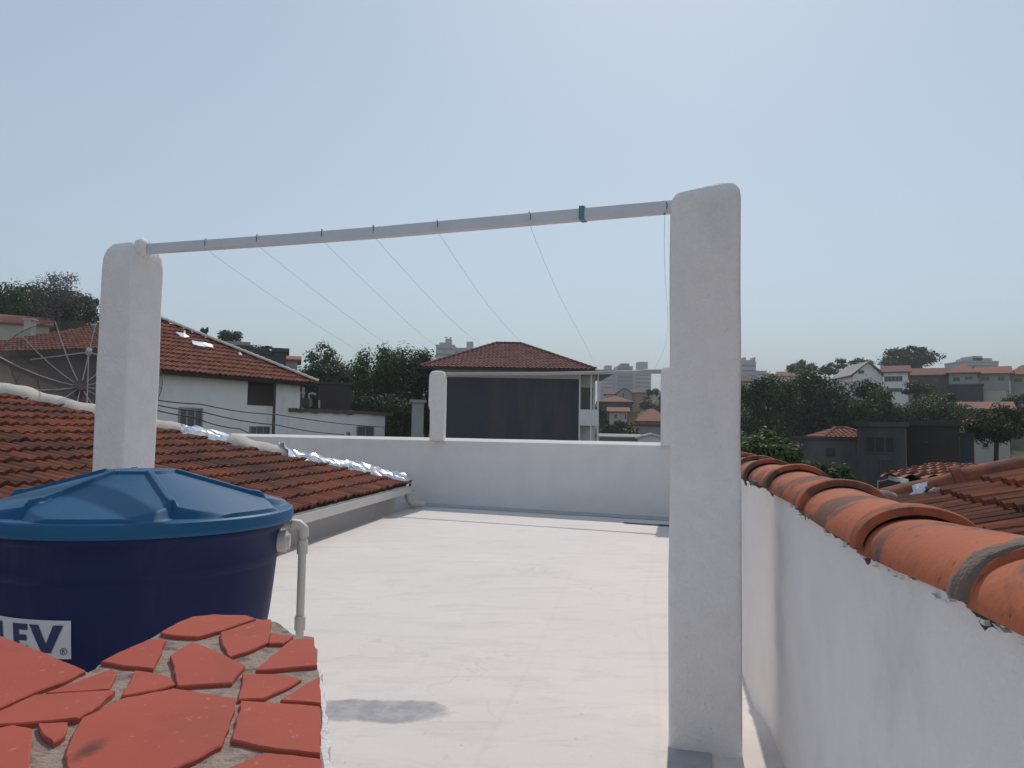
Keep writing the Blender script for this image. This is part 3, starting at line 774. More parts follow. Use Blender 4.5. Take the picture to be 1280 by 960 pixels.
# mortared hip: cream lumps and two lengths of crumpled foil
def hip_strip(name, mat, t0, t1, w_, h_, amp, fr, sd, n_=None):
    mb = MB(); n_ = n_ or int((t1 - t0) * 22); rows = []
    for i in range(n_ + 1):
        t_ = t0 + (t1 - t0) * i / n_; p = hip(t_); la = V((.6, -.8, 0)); row = []
        lump = 1 + .35 * max(0, math.sin(t_ * 6.0 + sd) - .6)
        for k in range(15):
            a_ = math.pi * k / 14
            ww = w_ * (1 + amp * 3 * nz((t_ * 2, k * .55, sd), 1.1)) * lump
            q = p + la * (math.cos(a_) * ww) + V((0, 0, -.10 - (1 - math.sin(a_)) * .06 + math.sin(a_) * h_ * lump))
            q += V((nz(q + V((sd, 0, 0)), fr), nz(q + V((0, sd, 0)), fr), nz(q + V((0, 0, sd)), fr))) * amp
            if name == 'foil_flashing': q += V((nz(q + V((sd, 9, 0)), 19), nz(q + V((9, sd, 0)), 19), nz(q + V((0, 9, sd)), 19))) * .045
            row.append(q)
        rows.append(row)
    mb.grid(rows); return mb.build(name, mat, roof, smooth=(name == 'mortar_hip') and 'all', fixn=True)
hip_strip('mortar_hip', m['mortar'], 1.62, 2.34, .24, .225, .025, 5, 1)
hip_strip('mortar_hip', m['mortar'], 2.76, 6.2, .24, .225, .025, 5, 1)
hip_strip('foil_flashing', m['foil'], .05, 1.68, .23, .22, .06, 6, 4)
hip_strip('foil_flashing', m['foil'], 2.28, 2.82, .24, .23, .05, 6, 8)
# gutter
gut = thing('gutter', '', ''); 
for k in ('label', 'category'): del gut[k]
gut.parent = nb; gut.matrix_parent_inverse = parent_world(nb).inverted()
mb = MB(); ed = (eave(14.0) - eave(-3)); g0 = eave(-3)
mb.box(g0 - en * .125 + V((0, 0, -.14)), ed, en * .012, V((0, 0, .115)))
mb.box(g0 - en * .112 + V((0, 0, -.14)), ed, en * .10, V((0, 0, .01)))
mb.box(g0 - en * .005 + V((0, 0, -.128)), ed, en * .01, V((0, 0, .10)))
mb.build('trough', m['gutter'], gut)
mb = MB(); ge = eave(13.75) - en * .06
mb.tube([ge + V((0, 0, -.14)), ge + V((0, 0, -.22)), ge + V((.03, .0, -.30)), ge + V((.12, -.01, -.34)), ge + V((.30, .0, -.33))], .055, 12)
mb.tube([ge + V((.06, 0, -.325)), ge + V((.16, -.01, -.342))], .068, 12)
mb.build('downpipe', m['pvc'], gut, smooth=True)

# ------------------------------------------------------------------ right neighbour's roof
rh = thing('neighbour_house', 'house beyond the tiled side wall with old red barrel tile roof', 'house', (4, 4, -4.2))
bN = V((.98, -.2, 0)).normalized()
def rr(a_, b_): q = A_AX * a_ + bN * b_; q.z = .885 + .31 * (b_ - 1.37); return q
mb = MB()
tiled(mb, [rr(-2, .9), rr(5.95, .9), rr(5.62, 3.1), rr(4.9, 7.5), rr(-2, 7.5)], .135, .30, .042, .032, seed=4, thick=.12)
rroof = mb.build('roof', [m['clay'], m['fascia']], rh)
vl = [(6.02, 1.0), (5.93, 1.42), (5.80, 1.98), (5.63, 2.9), (5.5, 3.7), (5.35, 4.6), (5.2, 5.5)]
for i in range(len(vl) - 1):
    p0 = rr(*vl[i]) + V((0, 0, .015)); p1 = rr(*vl[i + 1]) + V((0, 0, .015))
    mb = MB(); barrel(mb, p1, p0 - (p1 - p0).normalized() * .05, .22, .10, seed=30 + i, collar=.022, taper=.12, n=12, cl_len=.06, wob=.012)
    mb.build('verge_tile', m['clay_d'], rroof, smooth=True)
mb = MB(); mb.box(rr(-1.8, 1.2) + V((0, 0, -5.2)), A_AX * 7.3, bN * 6, V((0, 0, 5.0))); mb.build('wall', m['greywall'], rh)
# mortar lumps and white scraps at the joints
def lump(mb, c, s_, mi=0, n=9):
    rows = []
    for i in range(n):
        ph = math.pi * (i + .02) / (n - .96); rows.append([c + V((math.sin(ph) * math.cos(2 * math.pi * k / 12) * s_[0], math.sin(ph) * math.sin(2 * math.pi * k / 12) * s_[1], math.cos(ph) * s_[2])) * (1 + .35 * nz(V((i * .7, k * .6 if k < 12 else 0, c.x * 7)), 1)) for k in range(12)])
    mb.grid(rows, mi, closed=True)
for lc, ls_ in ((at(1108, 624, 5.35), (.085, .085, .06)), (rr(5.60, 1.75) + V((0, 0, .03)), (.05, .05, .04)), (rr(5.62, 2.9) + V((-.08, -.10, .07)), (.045, .045, .04))):
    mb = MB(); lump(mb, lc, ls_); mb.build('mortar_lump', m['grout'], rroof, smooth='all')
mb = MB()
sc_c = at(1152, 607, 5.3)
for (dx, dy, sx, sz, tw_) in ((0, 0, .055, .035, .3), (-.03, -.04, .03, .022, -.5), (-.07, -.03, .02, .014, .8)):
    c0_ = sc_c + V((dx, dy, dx * .5 - .02))
    rows = [[c0_ + V((u * sx, v * sz * .5 + .02 * nz((u * 3, v * 3, dx * 9), 1), v * sz + u * sx * tw_ + .02 * nz((u * 4, v * 4, 5 + dx), 1))) for u in (-1, -.5, 0, .5, 1)] for v in (-1, -.3, .3, 1)]
    mb.grid(rows); mb.grid([[p + V((0, .004, -.003)) for p in r_][::-1] for r_ in rows])
mb.build('foil_scrap', m['whitesheet'], rroof)

# lower red roof beyond it
mb = MB()
lr = thing('low_house', 'low red tiled roof lying just beyond the verge of the near roof', 'house', at(1160, 600, 11))
p = [at(1098, 600, 9.0), at(1230, 588, 9.0), at(1225, 582, 13), at(1165, 583, 13)]
zlo = p[0].z; 
q = [V((p[0].x, 9.0, zlo)), V((p[0].x + 2.8, 8.4, zlo)), V((p[2].x + 1.6, 12.6, at(1190, 583, 13).z)), V((at(1167, 584, 13).x, 13.0, at(1190, 583, 13).z))]
tiled(mb, q, .24, .38, .05, .04, seed=8, thick=.1); mb.build('roof', [m['orange'], m['fascia']], lr)
mb = MB(); mb.box(V((q[0].x + .9, 9.6, -4.2)), V((1.9, -.4, 0)), V((.7, 2.8, 0)), V((0, 0, zlo + 4.0))); mb.build('wall', m['greywall'], lr)
for q0, q1, sz_ in ((at(1112, 597, 9.1), at(1134, 602, 8.9), .05), (at(1190, 583.5, 12.5), at(1197, 588, 12), .06)):
    mb = MB(); sq_tube(mb, q0, q1, sz_); mb.build('batten', m['whitesheet'], lr)

# ------------------------------------------------------------------ houses
def win(mb_list, par_, p, ux, w_, h_, n, pane, bars=1, frame='frame'):
    """window on a wall: p lower left corner on the wall plane, n outward"""
    up_ = V((0, 0, 1)); mb = MB(); t_ = max(.04, min(w_, h_) * .07)
    for (o, a, b) in ((p, ux * w_, up_ * t_), (p + up_ * (h_ - t_), ux * w_, up_ * t_), (p + up_ * t_, ux * t_, up_ * (h_ - 2 * t_)), (p + ux * (w_ - t_) + up_ * t_, ux * t_, up_ * (h_ - 2 * t_))):
        mb.box(o - n * .02, a, b, n * .07)
    for k in range(bars):
        mb.box(p + ux * (w_ * (k + 1) / (bars + 1) - t_ / 2) + up_ * t_ - n * .01, ux * t_, up_ * (h_ - 2 * t_), n * .05)
    f = mb.build('window', m[frame], par_)
    mb = MB(); mb.box(p + ux * t_ * .5 + up_ * t_ * .5 - n * .02, ux * (w_ - t_), up_ * (h_ - t_), n * .035); mb.build('pane', pane, f)
    return f
def house(name, label, cat, x0, x1, yE, D, depth, yR=None, kind='hip', wall='housewhite', roof='orange', wins=(), yaw=None, over=.45, group=None, base=None, ridge_px=None, flat_h=.35, bars=1, frame='frame'):
    if yaw is None: yaw = -math.atan(((x0 if x0 > 640 else x1) - 640) / FP)
    P = at(x0, yE, D); ux = V((math.cos(yaw), math.sin(yaw), 0)); uy = V((-math.sin(yaw), math.cos(yaw), 0)); n = -uy
    d1 = ray(x1, yE); d1 = V((d1.x, d1.y, 0)); P2 = V((P.x, P.y, 0))
    # width so that the far corner lands on x1
    den = ux.x * d1.y - ux.y * d1.x
    w_ = (-(P2.x) * d1.y + P2.y * d1.x) / den
    zE = P.z; zb = base if base is not None else min(terrain_z(P.x, P.y), terrain_z(P.x + ux.x * w_, P.y + ux.y * w_)) - 1.5
    zb = min(zb, zE - 2.5)
    h = thing(name, label, cat, (P.x, P.y, zb), group)
    mb = MB(); mb.box(V((P.x, P.y, zb)), ux * w_, uy * depth, V((0, 0, zE - zb)))
    mb.build('wall', m[wall], h)
    c = [V((P.x, P.y, zE)) - ux * over - uy * over, V((P.x, P.y, zE)) + ux * (w_ + over) - uy * over, V((P.x, P.y, zE)) + ux * (w_ + over) + uy * (depth + over), V((P.x, P.y, zE)) - ux * over + uy * (depth + over)]
    mb = MB()
    if kind == 'flat':
        mb.prism([q_ + V((0, 0, .003)) for q_ in c], V((0, 0, flat_h)))
    else:
        mid = V((P.x, P.y, 0)) + ux * w_ / 2 + uy * depth / 2; zR = at(640, yR, mid.y).z if yR else zE + depth * .2
        zR = CAM.z + (at((x0 + x1) / 2, yR, mid.y).z - CAM.z)
        if kind == 'hip':
            hw = max(.3, (w_ - depth) / 2 + .2) if ridge_px is None else ridge_px * D / FP / 2
            r0, r1 = V((mid.x, mid.y, zR)) - ux * hw, V((mid.x, mid.y, zR)) + ux * hw
            fs = [[c[0], c[1], r1, r0], [c[1], c[2], r1], [c[2], c[3], r0, r1], [c[3], c[0], r0]]
        elif kind == 'gable':      # ridge along the front
            r0, r1 = (c[0] + c[3]) / 2, (c[1] + c[2]) / 2; r0.z = r1.z = zR
            fs = [[c[0], c[1], r1, r0], [c[2], c[3], r0, r1]]
        else:                      # gable end to the camera
            r0, r1 = (c[0] + c[1]) / 2, (c[3] + c[2]) / 2; r0.z = r1.z = zR
            fs = [[c[0], r0, r1, c[3]], [c[1], c[2], r1, r0]]
        near = D < 60
        for i, f in enumerate(fs):
            if near and i != 2: tiled(mb, [q_ + V((0, 0, .05)) for q_ in f], .25, .36, .045, .045, seed=int(x0) + i, thick=.12)
            else: mb.prism([q_ + V((0, 0, .12)) for q_ in f], V((0, 0, -.14)))
        if kind == 'gable':
            for e_ in (0, w_ - .15): mb.prism([V((P.x, P.y, zE)) + ux * e_, V((P.x, P.y, zE)) + ux * e_ + uy * depth, V((mid.x, mid.y, zR)) + ux * (e_ - w_ / 2)], ux * .15, 1)
        if kind == 'end':
            for e_ in (0, depth - .15): mb.prism([V((P.x, P.y, zE)) + uy * e_, V((P.x, P.y, zE)) + ux * w_ + uy * e_, V((P.x, P.y, zR - .1)) + ux * w_ / 2 + uy * e_], uy * .15, 2)
    rf = mb.build('roof', [m[roof], m['fascia'] if D < 60 else m[roof], m[wall]], h, fixn=(D >= 60))
    if kind != 'flat' and D < 60:
        mb = MB()
        edges = [(r0, r1), (c[0], r0), (c[1], r1)] if kind == 'hip' else [(r0, r1)]
        for ei, (a_, b_) in enumerate(edges):
            k_ = max(1, int((b_ - a_).length / .42))
            for k in range(k_): barrel(mb, a_.lerp(b_, (k + 1) / k_) + V((0, 0, .09)), a_.lerp(b_, k / k_) + V((0, 0, .09)), .22, .09, seed=k + 50 * ei, taper=.12, n=8, seg=2, collar=.008, cl_len=.05)
        mb.build('ridge_tiles', m['clay_c'] if roof != 'clay_b' else m['mortar'], rf, smooth=True)
    for wd in wins:
        a0, b0_, a1, b1_ = wd[:4]; pane = m[wd[4]] if len(wd) > 4 else m['glass']
        p = at_plane(a0, b1_, P, n); p2 = at_plane(a1, b0_, P, n)
        win(None, h, p, ux, (p2 - p).dot(ux), p2.z - p.z, n, pane, bars if (p2 - p).dot(ux) > 1.0 else 0, frame)
    h['_'] = 0; del h['_']
    return h, P, ux, uy, w_, zE, rf

# --- big white house on the left with hip roof
LH0 = V((-12.05, 26, 0)); LHu = V((.5, .87, 0)).normalized(); LHn = V((.87, -.5, 0)).normalized()     # facade faces right and forward
yawL = math.atan2(LHu.y, LHu.x)
lh = thing('white_house', 'white house on the left with brown hip roof patched with silver foil', 'house', (-12, 27, -4.2))
zE = 3.25
fa_, fb_ = LH0 - LHu * .6, LH0 + LHu * 6.6      # facade ends
inw = -LHn
mb = MB()
mb.box(V((fa_.x, fa_.y, -4.2)), (fb_ - fa_), inw * 8, V((0, 0, zE + 4.2)))
mb.build('wall', m['housewhite'], lh)
# eave line seen at (200,460) and (370,473); apex near (196,399)
e_out = LHn * .5
EA, EB = fa_ + e_out, fb_ + e_out + LHu * .5; EA.z = EB.z = zE
apx = at(192, 397, 29.5)
EBk = EB + inw * 9.0; EBk.z = zE
# extend the eave left behind the pillar and beyond
EL = EA - LHu * .6
nrm = (EB - EL).cross(apx - EL).normalized()
ridge_dir = -LHu
apx2 = apx + ridge_dir * 9
EL2 = EL - LHu * 9
mb = MB()
tiled(mb, [EL - LHu * .9, EB, apx, apx - LHu * .35], .22, .34, .035, .045, seed=3, thick=.15)
tiled(mb, [EB, EBk, apx], .25, .36, .05, .05, seed=5, thick=.15)
lroof = mb.build('roof', [m['clay_b'], m['fascia']], lh)
mb = MB()
k_ = 26
for k in range(k_): barrel(mb, EB.lerp(apx, (k + 1) / k_) + V((0, 0, .07)), EB.lerp(apx, k / k_) + V((0, 0, .07)), .26, .11, seed=k, taper=.12, n=8, seg=2, collar=.01, cl_len=.05)
mb.build('ridge_tiles', m['mortar'], lroof, smooth=True)
# foil patches lying on the tiles
rn = (EB - EL).cross(apx - EL).normalized(); rn = rn if rn.z > 0 else -rn
def roof_patch(name, pts, mat, par_, p0, n_):
    P = [at_plane(x, y, p0 + n_ * .09, n_) for x, y in pts]; cen = sum(P, V()) / len(P); mb = MB(); out = []
    for i in range(len(P)):
        for k in range(3):
            q_ = P[i].lerp(P[(i + 1) % len(P)], k / 3); out.append(q_ + n_ * (.03 * nz(q_, 4)))
    for i in range(len(out)):
        mb.face([cen + n_ * .05, out[i], out[(i + 1) % len(out)]])
        mb.face([cen, out[(i + 1) % len(out)] - n_ * .03, out[i] - n_ * .03])
    return mb.build(name, mat, par_, fixn=True)
roof_patch('foil_patch', [(220, 415), (228, 417), (231, 413), (232, 417), (237, 421), (231, 422), (226, 420)], m['whitesheet'], lroof, EL, rn)
roof_patch('foil_patch', [(240, 425), (248, 427), (256, 428), (266, 431), (267, 434), (258, 433), (247, 432), (241, 430)], m['whitesheet'], lroof, EL, rn)
roof_patch('foil_patch', [(298, 440), (300, 440), (303, 444), (299, 443)], m['whitesheet'], lroof, EL, rn)
# blackened corner of the facade under the roof tip
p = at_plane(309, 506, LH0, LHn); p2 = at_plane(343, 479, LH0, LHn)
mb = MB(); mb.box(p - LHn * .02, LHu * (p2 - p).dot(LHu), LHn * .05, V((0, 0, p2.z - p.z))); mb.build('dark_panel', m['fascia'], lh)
# windows on the white facade
for (a0, b0_, a1, b1_) in ((222, 510, 253, 537), (311, 533, 337, 546)):
    p = at_plane(a0, b1_, LH0, LHn); p2 = at_plane(a1, b0_, LH0, LHn)
    win(None, lh, p, LHu, (p2 - p).dot(LHu), p2.z - p.z, LHn, m['shutter'], 2)
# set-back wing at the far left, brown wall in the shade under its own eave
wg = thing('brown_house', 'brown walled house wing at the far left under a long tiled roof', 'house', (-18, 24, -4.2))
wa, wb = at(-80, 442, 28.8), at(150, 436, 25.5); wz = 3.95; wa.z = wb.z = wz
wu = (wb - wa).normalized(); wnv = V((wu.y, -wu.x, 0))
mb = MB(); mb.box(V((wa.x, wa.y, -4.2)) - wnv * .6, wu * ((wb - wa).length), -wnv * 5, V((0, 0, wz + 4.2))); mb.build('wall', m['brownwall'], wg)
mb = MB(); zr_ = 5.5; rdg = -wnv * 4.2 + V((0, 0, zr_ - wz))
q = [wa - wu * .6, wb + wu * .1, wb - wu * 2.3 + rdg, wa + wu * 3.6 + rdg]
tiled(mb, q, .22, .34, .035, .045, seed=9, thick=.15)
mb.prism([q[3], q[0], q[0] - wnv * 8.4], V((0, 0, -.12)), 0)
wr = mb.build('roof', [m['clay_b'], m['fascia']], wg)
mb = MB()
for k in range(18): barrel(mb, q[3].lerp(q[2], (k + 1) / 18) + V((0, 0, .05)), q[3].lerp(q[2], k / 18) + V((0, 0, .05)), .24, .09, seed=k, taper=.12, n=8, seg=2, collar=.01, cl_len=.05)
mb.build('ridge_tiles', m['clay_b'], wr, smooth=True)
# white shed continuing the facade, weathered brown slab on top
sh = thing('white_shed', 'low white outbuilding with a weathered brown roof edge and vent pipes', 'shed', (-7, 33, -4.2))
s0, s1 = LH0 + LHu * 6.0 + LHn * .03, LH0 + LHu * 12.1 + LHn * .03
sz = 2.1
mb = MB(); mb.box(V((s0.x, s0.y, -4.2)), s1 - s0, inw * 4, V((0, 0, sz + 4.2))); mb.build('wall', m['housewhite'], sh)
mb = MB(); n_ = 22
rows = []
for i in range(n_ + 1):
    p = s0.lerp(s1 + LHu * .45, i / n_) + LHn * (.12 + .05 * nz((i, 0, 0), 1.3)); zz = sz + .04 * nz((i, 4, 0), .9)
    rows.append([V((p.x, p.y, zz - .05 - .08 * max(0, nz((i, 9, 0), 1.7)))), V((p.x, p.y, zz + .09)), V((p.x, p.y, zz + .09)) + inw * 4.3, V((p.x, p.y, zz - .05)) + inw * 4.3])
mb.grid(rows, closed=True); mb.face(rows[-1]); mb.face(rows[0]); mb.build('roof', m['brownwall'], sh, fixn=True)
for (a0, b0_, a1, b1_) in ((445, 533, 467, 546), (433, 540, 437, 546)):
    p = at_plane(a0, b1_, s0, LHn); p2 = at_plane(a1, b0_, s0, LHn)
    win(None, sh, p, LHu, (p2 - p).dot(LHu), p2.z - p.z, LHn, m['shutter'], 1)
for (x, y0, y1, D, hk) in ((374, 506, 494, 32.5, .25), (386, 506, 495, 33, .3), (399, 507, 500, 33.5, 0)):
    p0, p1 = at(x, y0, D), at(x, y1, D); mb = MB(); pts = [p0 - V((0, 0, .1)), p1]
    if hk: pts += [p1 + V((0, 0, .08)), p1 + V((hk * .5, 0, .12)), p1 + V((hk, 0, .06))]
    mb.tube(pts, .045, 8); mb.build('vent_pipe', m['lightpipe'], sh, smooth=True)
mb = MB(); mb.cbox(at(381, 503, 33), .5, .4, .35); mb.build('brick_stub', m['brownwall'], sh)
# poles
pa = at(344, 473, 30.2); mb = MB(); mb.tube([V((pa.x, pa.y, -4)), pa], [.08, .05], 10); mb.tube([pa, pa + V((.2, .1, .02))], .04, 6)
tag(mb.build('utility_pole', m['rust'], smooth=True), 'dark slim pole standing against the white house wall', 'pole')
pa = at(379.5, 475, 33.0); mb = MB(); mb.tube([V((pa.x, pa.y, 2.0)), pa], .05, 10); mb.tube([pa, pa + V((-.35, .1, .03))], .05, 8)
tag(mb.build('vent_pole', m['lightpipe'], smooth=True), 'pale upright pipe above the white outbuilding roof', 'pipe')
# overhead cables in front of the white house
for i, (pts_, lab_) in enumerate([([(150, 490, 17), (250, 505, 21), (345, 518, 26), (480, 534, 34)], 'topmost black cable strung past the white house wall'),
                            ([(150, 494, 17), (250, 514, 20.5), (345, 531, 25), (430, 543, 31)], 'middle black cable strung past the white house wall'),
                            ([(150, 498, 17), (240, 521, 20), (300, 536, 24), (330, 545, 27)], 'lowest black cable strung past the white house wall')]):
    P = [at(*q_) for q_ in pts_]; fine = []
    for j in range(len(P) - 1):
        for k in range(8):
            q_ = P[j].lerp(P[j + 1], k / 8); q_.z -= .06 * math.sin(math.pi * k / 8); fine.append(q_)
    mb = MB(); mb.tube(fine + [P[-1]], .018, 6); tag(mb.build('overhead_cable', m['cable'], smooth='all'), lab_, 'cable', 'overhead cables')

# --- wire mesh dish antenna behind the neighbour's ridge
dish = thing('satellite_dish', 'large dark wire mesh satellite dish with pale ribs behind the mortared ridge', 'satellite dish', at(100, 520, 11.5))
hub = at(101, 484, 11.6); ax = V((.46, -.62, .62)).normalized()     # axis of the bowl
lx = ax.cross(V((0, 0, 1))).normalized(); ly = lx.cross(ax)
def dp(r_, a_): return hub + (lx * math.cos(a_) + ly * math.sin(a_)) * r_ + ax * (r_ * r_ * .28)
mb = MB(); mb.grid([[dp(r_, 2 * math.pi * k / 48) for k in range(48)] for r_ in (.05, .3, .6, .85, 1.08)], closed=True); mb.build('bowl', m['dish_mesh'], dish, smooth='all')
mb = MB()
for r_ in (.55, 1.08):
    mb = MB(); mb.tube([dp(r_, 2 * math.pi * k / 48) + ax * .006 for k in range(49)], .006, 6); mb.build('ring', m['rust'], dish, smooth=True)
for k in range(12):
    a_ = 2 * math.pi * k / 12 + .2; mb = MB(); mb.tube([dp(r_, a_) + ax * .012 for r_ in (.04, .3, .55, .8, 1.08)], .0085, 6)
    mb.build('rib', m['rib'], dish, smooth=True)
mb = MB(); fo = hub + ax * .78
for k in range(3):
    a_ = 2 * math.pi * k / 3 + .5; mb = MB(); mb.tube([dp(.75, a_), fo], .009, 6); mb.build('feed_arm', m['rib'], dish, smooth=True)
mb = MB(); mb.tube([fo - ax * .03, fo + ax * .06], .04, 10); mb.build('feed_horn', m['lightpipe'], dish, smooth=True)
mb = MB(); mb.tube([hub - ax * .12, hub + ax * .05], .10, 12); mb.tube([hub - ax * .08, V((hub.x, hub.y, .6))], .04, 10); mb.build('mount', m['rust'], dish, smooth=True)

# --- cream house at far left
house('cream_house', 'pale cream house at the far left edge below the dark trees', 'house', -30, 62, 402, 60, 9, 396, 'gable', 'cream', 'orange', base=-3, over=.3)
p = at(38, 398, 58); mb = MB(); mb.cbox(p - V((0, 0, 1.6)), .55, .6, 2.9); mb.cbox(p + V((0, 0, -.1)), .75, .8, .12, 0)
tag(mb.build('chimney_stack', m['cream']), 'short cream chimney stack between cream house and tiled roof', 'chimney')
# --- concrete blocks beyond the white house's ridge
house('grey_house', 'small dark grey flat roofed house behind the brown hip', 'house', 286, 311, 431, 75, 5, None, 'flat', 'darkwall', 'greywall', over=.15)
house('grey_house', 'dark flat roofed building beyond the tip of the brown roof', 'house', 313, 346, 442, 72, 6, None, 'flat', 'darkwall', 'concrete', over=.1)
house('grey_tower', 'narrow dark grey water tower block beyond the brown roof tip', 'tower block', 343, 358, 440, 68, 3, None, 'flat', 'concrete', 'concrete', over=.25)
house('white_house', 'low pale house glimpsed between grey block and big tree', 'house', 350, 372, 450, 90, 6, 446, 'gable', 'greywall', 'orange')
house('lean_to', 'dark lean-to roof above the white outbuilding under the brown roof tip', 'shed', 346, 379, 474, 37, 4, None, 'flat', 'fascia', 'fascia', over=.2, flat_h=.12)
house('lean_to', 'dark wall among trees right of the dark lean-to roof', 'shed', 398, 440, 480, 43, 4, None, 'flat', 'fascia', 'darkwall', over=.1, flat_h=.12)
# --- white gable scrap between trees and the middle house
house('garden_shed', 'small pale shed wall glimpsed left of the far parapet pillar', 'shed', 515, 530, 503, 34, 3, None, 'flat', 'greywall', 'greywall', over=.1, flat_h=.12)

# --- middle house
mh, MP, mux, muy, mw, mzE, mrf = house('hip_roofed_house', 'two storey house with dark front wall and red hip roof beyond parapet', 'house', 545, 724, 461, 44, 9.5, 430.5, 'hip', 'darkwall', 'clay_c', over=.85, base=-4.5, ridge_px=34, yaw=0)
mb = MB(); p = at(545, 471, 44); mb.box(V((MP.x - .01, MP.y - .03, p.z)), mux * (mw + .02), V((0, .02, 0)), V((0, 0, mzE - p.z - .02))); mb.build('frieze', m['cream'], mh)
# balcony bay on its right
bal = thing('balcony', '', '')
for k in ('label', 'category'): del bal[k]
bal.parent = mh; bal.matrix_parent_inverse = parent_world(mh).inverted()
bx = MP + mux * (mw + .003); bw_ = 1.15
zz = lambda y: at(735, y, 44).z
mb = MB()
mb.box(V((bx.x, MP.y + 2.0, -4.5)), mux * bw_, V((0, 6, 0)), V((0, 0, mzE + 4.45)))          # back wall of the bay
mb.box(V((bx.x, MP.y + .0, zz(532))), mux * bw_, V((0, 1.99, 0)), V((0, 0, zz(528) - zz(532))))     # floor slab
mb.box(V((bx.x, MP.y + .0, zz(528) + .003)), mux * bw_, V((0, .12, 0)), V((0, 0, zz(512) - zz(528))))       # parapet
mb.box(V((bx.x, MP.y + .13, zz(528) + .003)) + mux * (bw_ - .12), mux * .12, V((0, 1.86, 0)), V((0, 0, zz(512) - zz(528))))
for dx in (0.0, .66, bw_ - .1):
    mb.box(V((bx.x + dx, MP.y + .02, zz(512) + .003)), mux * .09, V((0, .09, 0)), V((0, 0, zz(466) - zz(512))))
    mb.box(V((bx.x + dx, MP.y + .02, -4.5)), mux * .09, V((0, .09, 0)), V((0, 0, zz(532) + 4.497)))
mb.build('frame', m['housewhite'], bal)
mb = MB(); mb.box(V((bx.x - .1, MP.y - .7, zz(466))), mux * (bw_ + 1.0), V((0, 7.5, .0)), V((.0, 0, .14))); mb.build('canopy', m['greywall'], bal)
mb = MB(); mb.box(V((bx.x + .2, MP.y + 1.96, zz(528))), mux * .8, V((0, .03, 0)), V((0, 0, 2.1))); mb.build('door', m['glass'], bal)

# --- far apartment blocks
def tower(label, x0, x1, yT, yB, D, depth, mat='towerpale', cap=None, floors=None, group='distant tower blocks', bands=True, name='tower_block'):
    p0, p1 = at(x0, yT, D), at(x1, yT, D); w_ = p1.x - p0.x; zT = p0.z; zB = min(at(x0, yB, D).z, terrain_z(p0.x, D)) - 6
    tb = thing(name, label, 'tower block', (p0.x, D, zB), group)
    mb = MB(); mb.box(V((p0.x, D, zB)), V((w_, 0, 0)), V((0, depth, 0)), V((0, 0, zT - zB)))
    mb.box(V((p0.x - .2, D - .2, zT + .01)), V((w_ + .4, 0, 0)), V((0, depth + .4, 0)), V((0, 0, .6)))
    mb.build('wall', m[mat], tb)
    if bands:
        z = zT - 2.4
        while z > zB + 3 and z > at(x0, yB, D).z - 4:
            mb = MB(); mb.box(V((p0.x + w_ * .06, D - .06, z)), V((w_ * .88, 0, 0)), V((0, .1, 0)), V((0, 0, 1.2))); mb.build('window_band', m['towerdark'] if mat != 'towerglass' else m['glass'], tb)
            z -= 3.1
    if cap:
        for (a0, a1, y) in cap:
            mb = MB(); q0 = at(a0, y, D); q1 = at(a1, y, D); mb.box(V((q0.x, D + 1, zT + .62)), V((q1.x - q0.x, 0, 0)), V((0, depth * .6, 0)), V((0, 0, max(.5, q0.z - zT))))
            mb.build('roof_block', m[mat], tb)
    return tb
t1 = tower('pale apartment block with antennas left of the red hip roof', 545, 568, 432, 470, 420, 12, cap=[(549, 556, 429), (556.5, 564, 424.5)])
for x, y in ((557.5, 421), (563, 421.5), (560, 423)):
    mb = MB(); q0, q1 = at(x, 426, 423), at(x, y, 423); mb.tube([q0, q1], .22, 5); mb.box(q1 - V((.8, 0, .4)), V((1.6, 0, 0)), V((0, .3, 0)), V((0, 0, .25)))
    mb.build('antenna', m['towerdark'], t1)
tower('pale stepped apartment block touching the red hip roof', 568.5, 594, 436, 470, 424, 12, cap=[(583, 591, 428)])
tower('wide pale tower block nearest the balcony house', 751, 771, 463, 500, 640, 20, cap=[(757, 765, 457.5)])
tower('dark blue glass tower block, middle of the three far towers', 771.5, 791, 458.5, 495, 600, 20, 'towerglass', cap=[(776, 787, 455)], bands=True)
tower('grey tower block with raised top next to the right far pillar', 793, 814, 466, 495, 620, 20, cap=[(798, 810, 453)])
tower('slim grey tower block with forked top right of the large pillar', 927, 945, 453.5, 480, 480, 14, cap=[(931.5, 933, 447.5), (943.5, 945, 447.5), (933.2, 943.3, 451)])
tower('low grey block beside the slim forked tower', 945.5, 958, 464.5, 480, 478, 12, bands=True)
tower('dark low block at the end of the slim tower group', 958.5, 967, 468, 480, 478, 12, 'towerdark', bands=False)
tower('hazy grey terraced apartment block above the hillside roofs on the right', 1206, 1248, 452.5, 470, 300, 14, cap=[(1212, 1242, 449), (1218, 1230, 446.5)], name='apartment_block')

